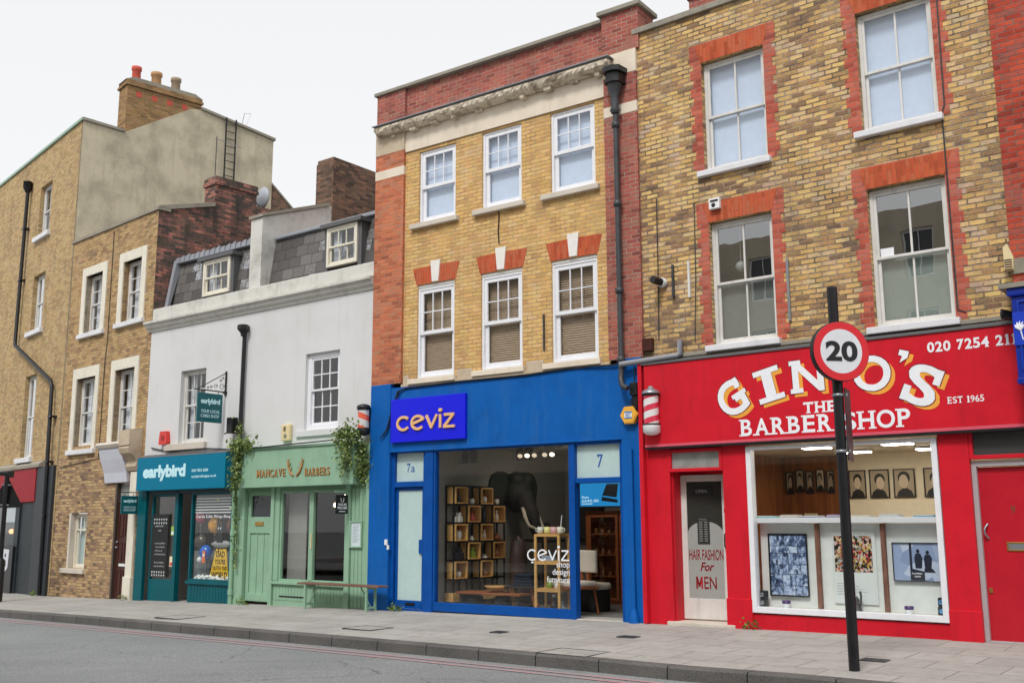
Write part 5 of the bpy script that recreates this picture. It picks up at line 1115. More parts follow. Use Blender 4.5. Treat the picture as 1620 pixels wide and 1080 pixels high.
for u0, n, lb in ((2.55, 3, 'ceiling spotlight bar with three heads inside the blue shop'), (3.1, 2, 'ceiling spotlight bar with two heads nearer the door of the blue shop')):
    t = C('spotlight_bar', lb, 'spotlight', u0, 1.5, 2.8, 0, 'spotlights in the blue shop'); MB().box(-.2, .2, -.02, .02, .04, .07).build('bar', M_steel, t)
    for i in range(n):
        x = -.16 + i * .16; h = MB().tube([(x, 0, .04), (x + .02, -.05, -.02), (x + .05, -.12, -.09)], [.012, .05, .055], 10).build('spot_head', M_whitepl, t); MB().tube([(x + .0505, -.122, -.091), (x + .052, -.125, -.094)], .045, 10).build('lens', emit('spot lens %s%d' % (n, i), (1, .8, .6, 1), 2.5 if i == 1 else .6), h)
# ================================================================== HOUSE G: worn yellow brick house over the red barber shop
def toothed(mb, x0, x1, z0, z1, side, y0=-.005, y1=.0):
    r = .0745; z = math.floor(z0 / r) * r; i = 0
    while z < z1 - .01:
        a, b = max(z, z0), min(z + 2 * r, z1); w_ = .055 if i % 2 else 0
        if side < 0: mb.box(x0 - w_ + .03, x1, y0, y1, a, b)
        else: mb.box(x0, x1 + w_ - .03, y0, y1, a, b)
        z += 2 * r; i += 1
def house_g():
    R = thing('worn_brick_house', 'worn yellow brick house with red painted window surrounds above the red barber shop', 'building', 'G', 0, 0, 0)
    W4 = [(1.25, 2.3, 6.84, 8.66), (3.72, 4.76, 6.87, 8.68), (1.28, 2.31, 4.09, 6.03), (3.72, 4.77, 4.07, 6.05)]
    MB().wall(.06, 5.48, 3.8, 9.5, W4, .13).build('wall', M_yellow2, R)
    MB().bev(.02, 5.48, -.06, .35, 9.502, 9.6, .01).build('coping', M_coping, R)
    backs = [('blind', M_blueblind, None), ('blind', M_blueblind, None), ('lower', plain('grey pane tint', A(150, 153, 152), .9), None), ('lower', M_greencurt, None)]  # grey lower panel is added for the pane's pale reflection and condensation
    for i, (a, b, c, d) in enumerate(W4):
        bk = backs[i]
        w_ = sash(R, a, b, c + .02, d - .01, .09, 2, 1, 1, .05, M_oldwhite, .5, bk[0], bk[1], bk[2], M_glassup if i < 2 else glass('reflecting house glass', (.85, .88, .86, 1), 1.6, .05, 2.6), .04, .026)
        sill(w_, a - .1, b + .06, c - .075, c + .018, .09, M_wsill, .1)
        s = MB(); toothed(s, a - .17, a, c - .0, d + .001, -1); toothed(s, b, b + .17, c, d + .001, 1)
        s.box(a - .2, b + .2, -.005, 0, d + .0015, d + .32)
        s.build('brick_surround', M_redsurr, w_)
        MB().prism([(a - .14 * 0, d + .001), (b, d + .001), (b + .1, d + .3), (a - .1, d + .3)], -.009, .09).build('brick_arch', M_redarch, w_)
        if i == 3: MB().box(a + .1, a + .28, .12, .122, 5.08, 5.2).build('window_sticker', M_wl, w_)
        if i == 2: MB().ball((1.62, .35, 5.35), .085, 12).tube([(1.62, .35, 5.4), (1.62, .35, 6.1)], .006, 5).build('pendant_bulb', plain('clear bulb', A(190, 196, 196), .2), w_)
    MB().box(.1, 5.4, 1.4, 1.42, 4, 9.4).build('room_back', plain('grey room wall', A(84, 86, 84), .9), R)
    body(R, .06, 5.48, 3.5, 9.5, 6, M_stock)
    MB().tube([(.38, -.012, 6.6), (.37, -.012, 5.3), (.35, -.012, 4.3)], .01, 5).tube([(1.05, -.012, 6.4), (1.03, -.012, 5.2), (.98, -.012, 4.2)], .007, 5).tube([(4.86, -.014, 9.4), (4.84, -.014, 7.0), (4.8, -.014, 6.9), (4.8, -.014, 4.2), (4.9, -.014, 4.15)], .011, 5).build('cable', M_iron, R)
    for u, z0, z1 in ((.64, 4.94, 5.46), (.92, 4.9, 5.48), (2.52, 4.33, 5.25)):
        MB().bev(u - .018, u + .018, -.04, -.001, z0, z1, .004).build('conduit', M_iron if u < .7 else M_steel if u > 2 else M_oldwhite, R)
    MB().bev(.02, 5.47, -.03, .1, 3.99, 4.05, .01).build('string_course', M_coping, R)
    st = MB().box(.45, 1.1, 1.2, 2.4, 9.5, 10.5).bev(.42, 1.13, 1.17, 2.43, 10.502, 10.62, .02); st.build('chimney_stack', M_red, R)
    return R
house_g()
def house_r():
    R = thing('red_brick_house', 'red brick house at the right edge beside the worn yellow brick house', 'building', 'G', 5.48, 0, 0)
    MB().wall(.004, 7, 2.6, 11, [(1.0, 2.1, 4.6, 6.4), (1.0, 2.1, 7.2, 8.8)], .12, -.03).build('wall', brick('bright red brick', [(.1, A(120, 50, 40)), (.35, A(176, 68, 52)), (.65, A(196, 86, 64)), (.92, A(150, 90, 80))], A(150, 120, 110), soot=.3), R)
    MB().bev(.0, 7, -.06, -.031, 4.55, 4.75, .01).build('string_course', M_coping, R)
    for z in (4.6, 7.2): sash(R, 1.0, 2.1, z, z + (1.8 if z < 5 else 1.6), .05, 2, 1, 1, .05, M_oldwhite, .5, 'blind', M_blueblind)
    body(R, .004, 7, 0, 11, 6, M_dkbrown)
    MB().wall(.74, 7, -.1, 2.6, [(1.2, 5.6, .5, 2.5)], .1, -.02).build('ground_floor_wall', plain('dark blue shop wall', A(16, 40, 110), .5), R)
    w_ = ring(MB(), 1.2, 5.6, .5, 2.5, .02, .08, .06).build('display_window', M_black, R); MB().box(1.25, 5.55, .05, .06, .55, 2.45).build('pane', plain('dim shop glass right', (.04, .045, .05, 1), .06), w_)
house_r()
p = thing('alarm_box', 'beige siren box on the red brick corner above the blue panelled fascia', 'alarm', 'G', 5.47, -.04, 4.6); MB().prism([(-.05, 0), (.05, 0), (.06, .16), (.0, .34), (-.05, .3)], -.08, 0).build('case', M_beige, p)
q = MB()
for i in range(5): q.box(-.045, .045, -.084, -.081, .0 + i * .03, .015 + i * .03)
q.build('sounder_slots', M_brown, p)
p = thing('wall_camera', 'small white camera box on the brick arch of the lower left red framed window', 'camera', 'G', 1.42, -.01, 6.21); MB().bev(-.09, .09, -.07, 0, 0, .17, .01).build('case', M_whitepl, p); MB().lathe([(.035, -.072), (.03, -.08), (.001, -.078)], (-.01, 0, .06), 12, True, 'y').box(-.06, .07, -.075, -.0705, .11, .14).build('lens', M_black, p)
p = thing('flue_pipe', 'short black flue with a white collar sticking out of the worn brick wall', 'flue', 'G', .46, 0, 5.2); MB().tube([(0, 0, 0), (-.05, -.26, .02)], .06, 12).build('tube', M_black, p); MB().tube([(0, -.005, 0), (-.012, -.07, .005)], .075, 12).build('collar', M_whitepl, p)
p = thing('junction_box', 'brown cable box at the foot of the worn brick wall above the red fascia', 'box', 'G', .17, -.0, 4.1); MB().bev(-.09, .09, -.08, 0, .04, .24, .008).build('case', M_brown, p); MB().tube([(-.05, -.05, .04), (.0, -.07, -.02), (.08, -.05, .03)], .009, 5).build('cable', M_black, p)
def barber_shop():
    R = thing('red_shopfront', 'bright red barber shopfront with a white framed window and a white glazed door', 'shopfront', 'G', 0, 0, 0)
    for a, b, c, d in ((.0, .5, .0, 2.62), (1.38, 1.76, .42, 2.6), (4.43, 4.8, .4, 2.6)):
        q = MB().bev(a, b, -.06, .06, -.05, d)
        if c: q.bev(a - .008, b + .008, -.085, .0, -.05, c)
        q.build('pilaster', M_redp, R)
    MB().box(.5, 1.38, -.02, .06, 2.58, 2.64).build('lintel', M_redp, R); MB().bev(.03, .1, -.16, -.061, -.0, 3.93).build('end_post', M_redp, R)
    MB().box(1.762, 4.424, -.045, .04, -.1, .22).build('stall_riser', M_redp, R)
    q = MB().box(.502, .52, .0, .42, -.02, 2.5).box(1.36, 1.378, .0, .42, -.02, 2.5).box(.5, 1.38, .3, .42, 2.2, 2.32); q.build('door_reveal', M_redp, R)
    q = MB(); ring(q, .48, 1.38, 2.24, 2.58, -.07, .0, .05); fr = q.build('transom', M_redp, R); MB().box(.53, 1.33, -.03, -.02, 2.29, 2.53).build('pane', M_grime, fr)
    MB().bev(.4, 1.5, -.1, .5, -.06, .05, .015).build('doorstep', M_sill, R)
    # white door, slightly ajar
    e = bpy.data.objects.new('door', None); COL.objects.link(e); e.parent = R; e.location = (.52, .22, .07); e.rotation_euler = (0, 0, radians(7))
    q = MB(); ring(q, 0, .74, 0, 2.13, 0, .045, .09, .3, .1); q.build('door_leaf', M_oldwhite, e)
    MB().box(.09, .65, .018, .024, .3, 2.03).build('door_glass', plain('grey door glass', A(58, 58, 54), .1), e)
    q = MB(); q.prism([(.09, .3), (.65, .3), (.65, 1.25)] + [(.37 + .28 * cos(radians(t * 9)), 1.25 + .18 * sin(radians(t * 9))) for t in range(1, 20)] + [(.09, 1.25)], .0155, .0175); q.build('pale_film', plain('pale etched film', A(158, 162, 158), .5), e)
    t = MB(); put(t, 'HAIR FASHION', .1, .64, .86, 1.02, .0155, .014, .001); put(t, 'EN', .325, .52, .44, .62, .0155, .008, .001)
    for P in ([(.21, .44), (.21, .62)], [(.215, .61), (.25, .47)], [(.25, .47), (.285, .61)], [(.29, .44), (.29, .62)]): ribbon(t, P, .026, .0155, .001 + P[0][0] * .001); put(t, 'For', .27, .47, .7, .83, .0155, .025, .001, 1., lambda v: (v[0] + (v[2] - .7) * .25, v[1], v[2])); t.build('lettering', M_redl, e)
    MB().box(.25, .44, .006, .0145, 1.1, 1.5).build('price_card', plain('dark price card', (.03, .032, .03, 1), .4), e)
    q = MB()
    for i in range(9): q.box(.275, .33, .004, .0055, 1.14 + i * .034, 1.155 + i * .034).box(.36, .41, .004, .0055, 1.14 + i * .034, 1.155 + i * .034)
    put(q, 'Prices', .29, .39, 1.45, 1.475, .0055, .01, .001); q.build('price_print', plain('grey print on card', A(130, 134, 130), .6), e)
    MB().bev(.16, .5, .002, .0145, 1.83, 1.94, .003).build('open_board', M_black, e); text('open_lettering', 'OPEN', .24, .42, 1.86, 1.905, .0018, plain('dim grey letter', A(130, 132, 130), .6), e, .01, .001)
    MB().tube([(.695, -.002, 1.04), (.69, -.05, 1.06), (.69, -.05, 1.24), (.695, -.002, 1.26)], .011, 6).box(.68, .72, -.004, .0, 1.56, 1.62).box(.69, .71, -.004, .0, .84, .88).box(.69, .71, -.004, .0, .72, .75).build('handle', M_black, e)
    q = MB(); ring(q, 1.76, 4.42, .24, 2.56, -.075, .06, .075, .08, .05); w_ = q.build('display_window', M_upvc, R)
    MB().quad((1.82, .0, .3), (4.36, .0, .3), (4.36, .0, 2.52), (1.82, .0, 2.52)).build('pane', M_glass, w_)
    MB().bev(1.82, 4.38, .06, .3, 1.475, 1.55, .006).build('ledge', M_upvc, w_)
    MB().box(1.8, 4.4, .22, .24, .2, 1.47).build('back_board', M_board, w_); MB().box(1.8, 4.4, .0, .219, .26, .315).build('window_bottom', M_sill, w_)
    for x in (2.67, 3.58): MB().bev(x - .03, x + .03, .14, .2, .3, 1.47, .006).build('post', M_post, w_)
    # door nine
    q = MB(); ring(q, 4.8, 5.84, .03, 2.24, -.0, .08, .06, .02, .07); fr = q.build('door_frame', plain('pale grey frame', A(172, 166, 170), .6), R)
    d = MB().box(4.86, 5.78, .06, .1, .04, 2.16).build('red_door', M_reddk, fr)
    p9 = MB(); p9.tube([(4.93, .05, 1.28), (4.9, .0, 1.34), (4.9, -.0, 1.4), (4.93, .05, 1.46)], .012, 6); p9.build('handle', M_steel, fr)
    q = MB(); ring(q, 5.13, 5.45, 1.13, 1.24, .048, .0595, .02); q.build('letterbox', M_brass, fr); MB().box(5.15, 5.43, .052, .059, 1.15, 1.22).build('letterbox_flap', M_steel, fr)
    text('door_number', '9', 5.205, 5.26, 1.585, 1.68, .0595, plain('tarnished brass', A(120, 70, 50), .5), fr, .0, .002); MB().bev(4.885, 4.925, .045, .0595, .62, .68, .004).build('lock', M_brass, fr)
    q = MB(); ring(q, 4.8, 5.9, 2.26, 2.62, -.05, .02, .05, .05, .03); t = q.build('transom', M_redp, R); MB().box(4.85, 5.85, -.01, .0, 2.31, 2.59).build('pane', plain('dark grey transom', A(66, 66, 66), .4), t)
    MB().box(5.84, 6.2, -.06, .06, -.05, 2.62).build('end_pilaster', M_redp, R); MB().bev(4.78, 6.0, -.2, .2, -.05, .028, .01).build('door_step', M_sill, R)
    room(R, .52, 5.4, .0, 2.65, .45, 4.0, plain('cream barber wall', A(220, 208, 180, .85), .9), plain('barber floor', A(120, 96, 70), .5), plain('cream ceiling', A(226, 216, 190), .9))
    MB().box(.53, 1.62, 3.95, 3.99, .01, 2.64).box(.53, .56, .5, 3.94, .01, 2.64).build('panelling', M_panel, R)
    # fascia
    f = thing('red_fascia', 'long red fascia with white and amber slab lettering of the barber shop', 'sign', 'G', 0, 0, 0)
    MB().bev(.14, 6.3, -.15, .02, 2.665, 3.9, .006).build('board', M_redp, f)
    MB().box(.14, 6.3, -.165, .02, 2.59, 2.62).build('black_trim', M_black, f); MB().bev(.14, 6.3, -.16, .02, 2.622, 2.664, .004).build('pink_trim', plain('faded red trim', A(214, 84, 104), .5), f)
    MB().prism([(.02, 3.902), (-.17, 3.902), (-.17, 3.925), (.02, 3.99)], .1, 6.3, 'x').build('lead_capping', M_dklead, f)
    L = [('G', 1.62, 3.27, .46, .54, 27), ('I', 2.205, 3.42, .42, .5, 13), ('N', 2.79, 3.5, .56, .48, 2), ('O', 3.68, 3.45, .54, .5, -14), ("'", 4.1, 3.63, .14, .18, -18), ('S', 4.32, 3.235, .46, .56, -24)]
    for nm, m, dx, dz, y in (('letter_shadow', M_yl, .055, -.05, -.1502), ('letter_outline', M_outl, .0, .0, -.1525), ('lettering', M_wl, 0, 0, -.156)):
        t = MB()
        for ch, cx, cz, w_, h_, ang in L:
            a = radians(ang); g = .012 if nm == 'letter_outline' else 0
            def tf(v, cx=cx + dx, cz=cz + dz, a=a): return (cx + v[0] * cos(a) - v[2] * sin(a), v[1], cz + v[0] * sin(a) + v[2] * cos(a))
            w2, h2 = w_ * .47 + g, h_ * .48 + g
            if ch == "'":
                P = [(-w2 * .3, -h2), (w2, .0), (w2, h2), (-w2 * .9, h2), (-w2 * .9, .15 * h2), (-w2 * .1, .1 * h2)]
                V = [tf((p[0], y - .003, p[1])) for p in P] + [tf((p[0], y, p[1])) for p in P]; t.add(V, [(0, 1, 2, 3, 4, 5)] + [(i, i + 6, (i + 1) % 6 + 6, (i + 1) % 6) for i in range(6)]); continue
            put(t, ch, -w2 * (.4 if ch == 'I' else .86 if ch == 'N' else 1), w2 * (.4 if ch == 'I' else .86 if ch == 'N' else 1), -h2, h2, y, .022 if ch != 'I' else .01, .003, 1, tf)
            e = y - .0034; bx = []
            if ch == 'I': bx = [(-w2, w2, -h2, -h2 * .68), (-w2, w2, h2 * .68, h2)]
            if ch == 'N': bx = [(-w2, -w2 * .3, -h2, -h2 * .72), (-w2, -w2 * .35, h2 * .72, h2), (w2 * .35, w2, h2 * .72, h2)]
            if ch == 'G': bx = [(w2 * .05, w2 * 1.15, -h2 * .12, h2 * .12), (w2 * .55, w2 * .92, h2 * .35, h2 * .95)]
            if ch == 'S': bx = [(w2 * .55, w2 * .98, h2 * .2, h2 * .95), (-w2 * 1.0, -w2 * .55, -h2 * .95, -h2 * .2)]
            for x0, x1, z0, z1 in bx:
                P = [(x0, z0), (x1, z0), (x1, z1), (x0, z1)]; V = [tf((p[0], e, p[1])) for p in P] + [tf((p[0], y, p[1])) for p in P]
                t.add(V, [(0, 1, 2, 3), (0, 4, 5, 1), (1, 5, 6, 2), (2, 6, 7, 3), (3, 7, 4, 0)])
        t.build(nm, m, f)
    t = MB(); serif(t, 'BARBER SHOP', 1.73, 4.16, 2.71, 2.95, -.1505, .02, .003, .09, .42, .07); serif(t, 'THE', 2.7, 3.17, 2.975, 3.13, -.1505, .03, .003, .1, .42, .08); t.build('lower_lettering', M_wl, f)
    t = MB(); serif(t, '020 7254 2118', 4.42, 5.62, 3.65, 3.785, -.1505, .03, .003, .1, .34, .08); t.build('phone_lettering', M_wl, f)
    t = MB(); serif(t, 'EST 1965', 4.62, 5.06, 2.97, 3.055, -.1505, .012, .003, .1, .36, .1); t.build('date_lettering', M_wl, f)
barber_shop()
# inside the red barber shop
def Gt(name, label, cat, u, v, z, rot=0, group=None): return thing(name, label, cat, 'G', u, v, z, rot, group)
for i, (u, v, lb) in enumerate(((2.24, 1.4, 'glowing ceiling panel nearest the left side of the barber window'), (2.36, 2.8, 'glowing ceiling panel just right of the speed sign pole'), (3.46, 1.4, 'glowing ceiling panel at the top centre right of the barber window'), (3.52, 2.8, 'glowing ceiling panel in the top right corner of the barber window'))):
    t = Gt('ceiling_light', lb, 'ceiling light', u, v, 2.575, 0, 'ceiling lights in the barber shop'); MB().bev(-.22, .22, -.12, .12, .03, .07, .01).build('casing', M_whitepl, t); MB().box(-.2, .2, -.1, .1, .018, .029).build('diffuser', emit('ceiling light %d' % i, (1, .93, .82, 1), 34), t)
def portrait(u, z, w_, h_, seed, label, v=3.985):
    fx, fz, fr = (seed * 37 % 5 - 2) * .025, (seed * 53 % 5 - 2) * .012, .9 + (seed * 29 % 4) * .08
    t = Gt('portrait', label, 'picture', u, v, z, 0, 'portraits on the barber shop walls'); ring(MB(), 0, w_, 0, h_, -.03, 0, .018).build('frame', M_black, t)
    r = random.Random(seed); tone = r.choice([(176, 160, 132), (150, 132, 106), (196, 180, 152)])
    MB().box(.018, w_ - .018, -.008, 0, .018, h_ - .018).build('print', plain('sepia print %d' % seed, A(*tone), .5), t)
    c = w_ * r.uniform(.45, .55); q = MB(); q.prism([(c - w_ * .4, .019), (c + w_ * .4, .019), (c + w_ * .3, h_ * .22), (c + w_ * .1, h_ * .32), (c - w_ * .1, h_ * .32), (c - w_ * .3, h_ * .22)], -.011, -.0085)
    q.prism([(c + w_ * (fx + .25 * fr * cos(a * .35)), h_ * (.66 + fz + .2 * fr * sin(a * .35))) for a in range(18)], -.0105, -.0085); q.build('pictured_hair', plain('dark print tone', (.016, .013, .011, 1), .5), t)
    MB().prism([(c + w_ * (fx * 1.6 + .185 * fr * cos(a * .35 + .1 * sin(a * 1.1))), h_ * (.53 + fz + .215 * fr * sin(a * .35))) for a in range(18)], -.013, -.0112).build('pictured_face', plain('light print tone %d' % seed, A(226 - seed * 6, 204 - seed * 6, 174 - seed * 5), .5), t)
for i, (u, w_, lb) in enumerate(((1.76, .3, 'black framed portrait half hidden by the speed sign pole'), (2.12, .34, 'black framed portrait of a dark haired head, second on the cream wall'), (2.53, .36, 'black framed portrait third along the cream barber wall'), (3.03, .34, 'black framed portrait cut by the right edge of the barber window'))): portrait(u, 1.89, w_, .48, i + 1, lb)
for i in range(5): portrait(.62 + i * .19, 1.98 + .03 * (i % 2), .14 + .02 * (i % 2), .4, 7 + i, ['narrow picture at the left end of the brown panelling', 'narrow picture second from the left on the brown panelling', 'narrow picture in the middle of the brown panelling', 'narrow picture fourth along the brown panelling', 'narrow picture nearest the cream wall on the brown panelling'][i], 3.94)
t = Gt('price_board', 'cream card on the brown panelling inside the barber shop', 'notice', .95, 3.9, 1.4); MB().box(0, .24, 0, .01, 0, .24).build('card', M_beige, t); MB().box(.03, .2, -.002, -.0005, .16, .19).build('printed_panel', M_brown, t)
MG = [(1.95, A(90, 190, 196), 'turquoise magazines at the left end of the window ledge'), (2.3, A(200, 190, 180), 'cream magazines second along the window ledge'), (2.62, A(130, 140, 180), 'bluish magazines third along the window ledge'), (2.98, A(120, 90, 150), 'purple magazines behind the speed sign pole on the ledge'), (3.32, A(220, 216, 190), 'pale yellow magazines right of the speed sign pole on the ledge'), (3.7, A(210, 214, 220), 'white magazines second from the right on the ledge'), (4.15, A(90, 170, 210), 'sky blue magazines at the right end of the ledge')]
for i, (u, c, lb) in enumerate(MG):
    t = Gt('magazine_pile', lb, 'magazines', u, .18, 1.551, random.uniform(-.1, .1), 'magazines on the barber window ledge')
    for j in range(2 + i % 2):
        MB().bev(-.14 + .01 * j, .14 - .012 * j, -.09, .1, j * .014, j * .014 + .013, .002).build('magazine', plain('magazine cover %d' % i if j % 2 == 0 else 'magazine paper', c if j % 2 == 0 else A(220, 218, 212), .35), t)
def poster_mat(name, cols, sx, sz, mixv=.75):
    t = NT(name); uv = uvn(t); m = t.n('Mapping', Vector=uv, Scale=(sx, sz, 1))
    vo = t.n('TexVoronoi', Vector=t.n('VectorMath', dict(operation='MULTIPLY_ADD'), i0=t.noise(m, 1.5, 4).outputs['Color'], i1=(.8, .8, 0), i2=m.outputs[0]), Scale=1.)
    x = t.n('SeparateColor', Color=vo.outputs['Color']).outputs[0]; f = t.math('ADD', t.math('MULTIPLY', x, mixv), t.math('MULTIPLY', t.noise(m, 1.2, 6, .7), 1.05 - mixv))
    return t.fin(t.ramp(f, cols), .4)
BW = [(.3, A(20, 26, 44)), (.46, A(80, 100, 140)), (.58, A(160, 182, 220)), (.74, A(216, 228, 246))]
p = Gt('collage_poster', 'tall framed collage of small bluish photographs in the barber window', 'poster', 1.93, .2, .46); ring(MB(), 0, .58, 0, .87, -.03, 0, .014).build('frame', M_black, p)
MB().box(.014, .566, -.006, 0, .014, .856).build('print_sheet', plain('collage ground', A(26, 30, 42), .5), p)
rr = random.Random(11); pms = [poster_mat('bluish photograph', BW, 26, 22, .3), poster_mat('pale bluish photograph', [(p - .08, c) for p, c in BW], 15, 17, .2), poster_mat('dark bluish photograph', [(p + .05, c) for p, c in BW], 20, 15, .25)]; pk = 0; z = .02
while z < .82:
    hh = rr.choice([.1, .13, .16]); hh = min(hh, .85 - z); x = .02
    while x < .53:
        ww = min(rr.choice([.08, .11, .15, .18]), .562 - x); MB().box(x, x + ww - .007, -.009, -.0065, z, z + hh - .007).build('photograph', pms[pk % 3], p); x += ww; pk += 1 + (pk % 4 == 1)
    z += hh
p = Gt('colour_poster', 'white poster with a crowded colourful picture, partly behind the speed sign pole', 'poster', 2.86, .2, .4)
MB().box(0, .6, -.004, 0, 0, .96).build('paper', plain('poster paper', A(226, 232, 232), .6), p); MB().box(.03, .55, -.007, -.0045, .42, .9).build('print', poster_mat('crowded print', [(.2, A(16, 14, 14)), (.36, A(40, 34, 32)), (.44, A(190, 46, 40)), (.52, A(222, 206, 186)), (.6, A(30, 44, 36)), (.68, A(216, 176, 60)), (.76, A(226, 220, 212)), (.9, A(50, 110, 160))], 34, 26, .6), p)
q = MB()
for i in range(5): q.box(.04, .3 + .2 * ((i * 3) % 4) / 4, -.007, -.0045, .12 + i * .035, .13 + i * .035)
q.build('printed_line', plain('pale print line', A(190, 196, 198), .6), p)
p = Gt('photo_poster', 'wide bluish photograph of two dark coated figures beside a shop sign in the window', 'poster', 3.68, .2, .72); ring(MB(), 0, .68, 0, .5, -.026, 0, .01).build('frame', M_black, p)
MB().box(.01, .67, -.006, 0, .01, .49).build('print', poster_mat('misty street print', [(.1, A(130, 150, 190)), (.5, A(166, 184, 220)), (.9, A(206, 218, 240))], 4, 5), p)
q = MB()
for x, s in ((.33, 1), (.45, .96)): q.prism([(x - .04, .17), (x + .04, .17), (x + .055, .3), (x + .03, .36 * s), (x - .03, .36 * s), (x - .05, .3)], -.01, -.0065).prism([(x + .022 * cos(a * .5), .39 * s + .026 * sin(a * .5)) for a in range(13)], -.01, -.0065)
q.prism([(.22, .02), (.4, .02), (.4, .13), (.22, .17)], -.0125, -.0105).prism([(.22, .1), (.25, .1), (.25, .49), (.22, .49)], -.009, -.0065).prism([(.4, .12), (.54, .12), (.5, .17), (.4, .17)], -.009, -.0065); q.build('pictured_figure', plain('dark bluish print', A(34, 40, 58), .5), p)
q = MB(); put(q, 'London', .24, .37, .095, .12, -.0126, .02, .001); put(q, 'open', .27, .35, .05, .075, -.0126, .02, .001); q.build('pictured_lettering', M_wl, p)
for u, v, z, lb, nm in ((1.87, .09, .316, 'black stacked camera ornament in the left corner of the barber window', 'ornament'), (4.3, .1, .316, 'black and blue spray tin in the right corner of the barber window', 'tin')):
    t = Gt(nm, lb, nm, u, v, z); MB().bev(-.05, .05, -.05, .05, 0, .11, .012).bev(-.045, .055, -.045, .045, .112, .22, .012).build('case', M_black, t); MB().lathe([(.03, -.05), (.03, -.07), (.02, -.07), (.018, -.055)], (0, 0, .165), 12, True, 'y').lathe([(.03, -.052), (.03, -.07), (.018, -.06)], (0, 0, .055), 12, True, 'y').build('lens', M_steel if u < 2 else plain('blue cap', A(90, 160, 210), .4), t)
for u, lb in ((2.2, 'purple lidded jar below the collage poster'), (3.88, 'purple lidded jar below the wide bluish photograph')):
    t = Gt('jar', lb, 'jar', u, .1, .316, 0, 'jars in the barber window'); MB().lathe([(.05, 0), (.055, .01), (.055, .05), (.05, .055)], (0, 0, 0), 18).build('glass_body', M_whitepl, t); MB().lathe([(.058, .056), (.058, .095), (.001, .095)], (0, 0, 0), 18).build('lid', plain('purple lid', A(74, 30, 110), .4), t)
t = Gt('figurine', 'dark seated figurine in the barber window just right of the pole', 'ornament', 3.2, .1, .316); MB().lathe([(.07, 0), (.05, .04), (.03, .1), (.035, .15), (.001, .2)], (0, 0, 0), 12).build('figure', plain('dark pewter', A(60, 58, 60), .5), t); MB().tube([(.04, 0, .02), (.06, 0, .2), (.05, 0, .26)], .014, 6).build('arm', M_iron, t)
# neighbour's blue panelled fascia at the right edge
def blue_neighbour():
    f = thing('blue_panel_fascia', 'deep blue panelled shop fascia with a white flower emblem at the right edge', 'sign', 'G', 5.5, -.03, 0)
    q = MB().bev(.06, 5, -.55, .0, 3.16, 4.16, .01).bev(.02, 5, -.59, .0, 4.16, 4.26, .02).bev(.05, 5, -.565, .0, 3.1, 3.17, .01)
    q.build('board', plain('deep blue gloss paint', A(8, 44, 150), .3), f)
    q = MB(); ring(q, .12, .6, 3.26, 4.1, -.57, -.55, .02); ring(q, .66, 1.6, 3.26, 4.1, -.57, -.55, .02); q.build('panel_moulding', plain('deep blue moulding', A(14, 56, 170), .3), f)
    MB().prism([(-.62, 4.262), (.0, 4.262), (.0, 4.42), (-.62, 4.32)], -.06, 5, 'x').build('lead_roof', M_coping, f)
    MB().bev(.061, 1.5, -.574, -.5705, 3.56, 3.96, .002).build('banner', plain('blue banner', A(20, 60, 190), .35), f)
    t = MB()
    for a in (-50, -25, 0, 25, 50): a = radians(90 + a); t.tube([(.14, -.5765, 3.74), (.14 + .05 * cos(a + .3), -.5765, 3.74 + .06 * sin(a)), (.14 + .08 * cos(a), -.5765, 3.74 + .11 * sin(a))], [.012, .018, .004], 5)
    t.tube([(.14, -.5765, 3.74), (.16, -.5765, 3.62)], .008, 5); put(t, 'min', .2, .38, 3.72, 3.83, -.5742, .0, .001, 1., lambda v: (v[0] + (v[2] - 3.72) * .2, v[1], v[2])); t.build('emblem', M_wl, f)
    a = thing('awning_roller', 'dark rolled awning tube beside the deep blue panelled fascia', 'awning', 'G', 5.42, -.3, 3.98); MB().tube([(-.02, -.02, .03), (.3, .12, -.08)], .06, 14).build('roller', M_black, a); MB().lathe([(.064, -.01), (.064, .02), (.02, .03)], (-.03, -.02, .03), 14, True, 'x').build('end_cap', M_iron, a)
blue_neighbour()
# ================================================================== STREET FURNITURE
def speed_sign():
    s = thing('speed_limit_sign', 'round red ringed sign reading 20 on a tall black pole at the kerb', 'road sign', None, 3.505, 10.92, -.045, -radians(18))
    MB().tube([(0, 0, 0), (0, 0, 4.06)], .056, 14).build('pole', M_black, s); MB().lathe([(.17, .0), (.15, .012), (.06, .02)], (0, 0, 0), 16).build('base', M_coping, s)
    e = bpy.data.objects.new('sign_disc', None); COL.objects.link(e); e.parent = s; e.location = (.03, -.06, 3.335); e.rotation_euler = (0, 0, radians(28))
    MB().lathe([(.001, .02), (.315, .02), (.325, .015), (.325, -.055), (.318, -.06)], (0, 0, 0), 48, True, 'y').build('back_plate', M_black, e)
    MB().lathe([(.318, -.064), (.24, -.064)], (0, 0, 0), 56, False, 'y', 1, 1, False).build('red_ring', plain('reflective red', A(222, 26, 40), .35), e)
    MB().lathe([(.2395, -.064), (.0, -.064)], (0, 0, 0), 56, False, 'y', 1, 1, False).build('white_face', plain('reflective white', A(228, 230, 236), .35), e)
    put(MB(), '20', -.18, .185, -.11, .11, -.067, .035, .001).build('digits', M_black, e)
    MB().prism([(.06, -.03), (.075, -.035), (.125, .3), (.11, .305)], 2.18, 2.95, 'z').build('side_plate', M_iron, s)
    q = MB()
    for z in (2.86, 2.26, 3.45): q.lathe([(.06, z), (.066, z + .004), (.066, z + .028), (.06, z + .03)], (0, 0, 0), 14).bev(.04, .1, -.02, .02, z, z + .03, .003)
    q.build('clip', M_steel, s)
speed_sign()
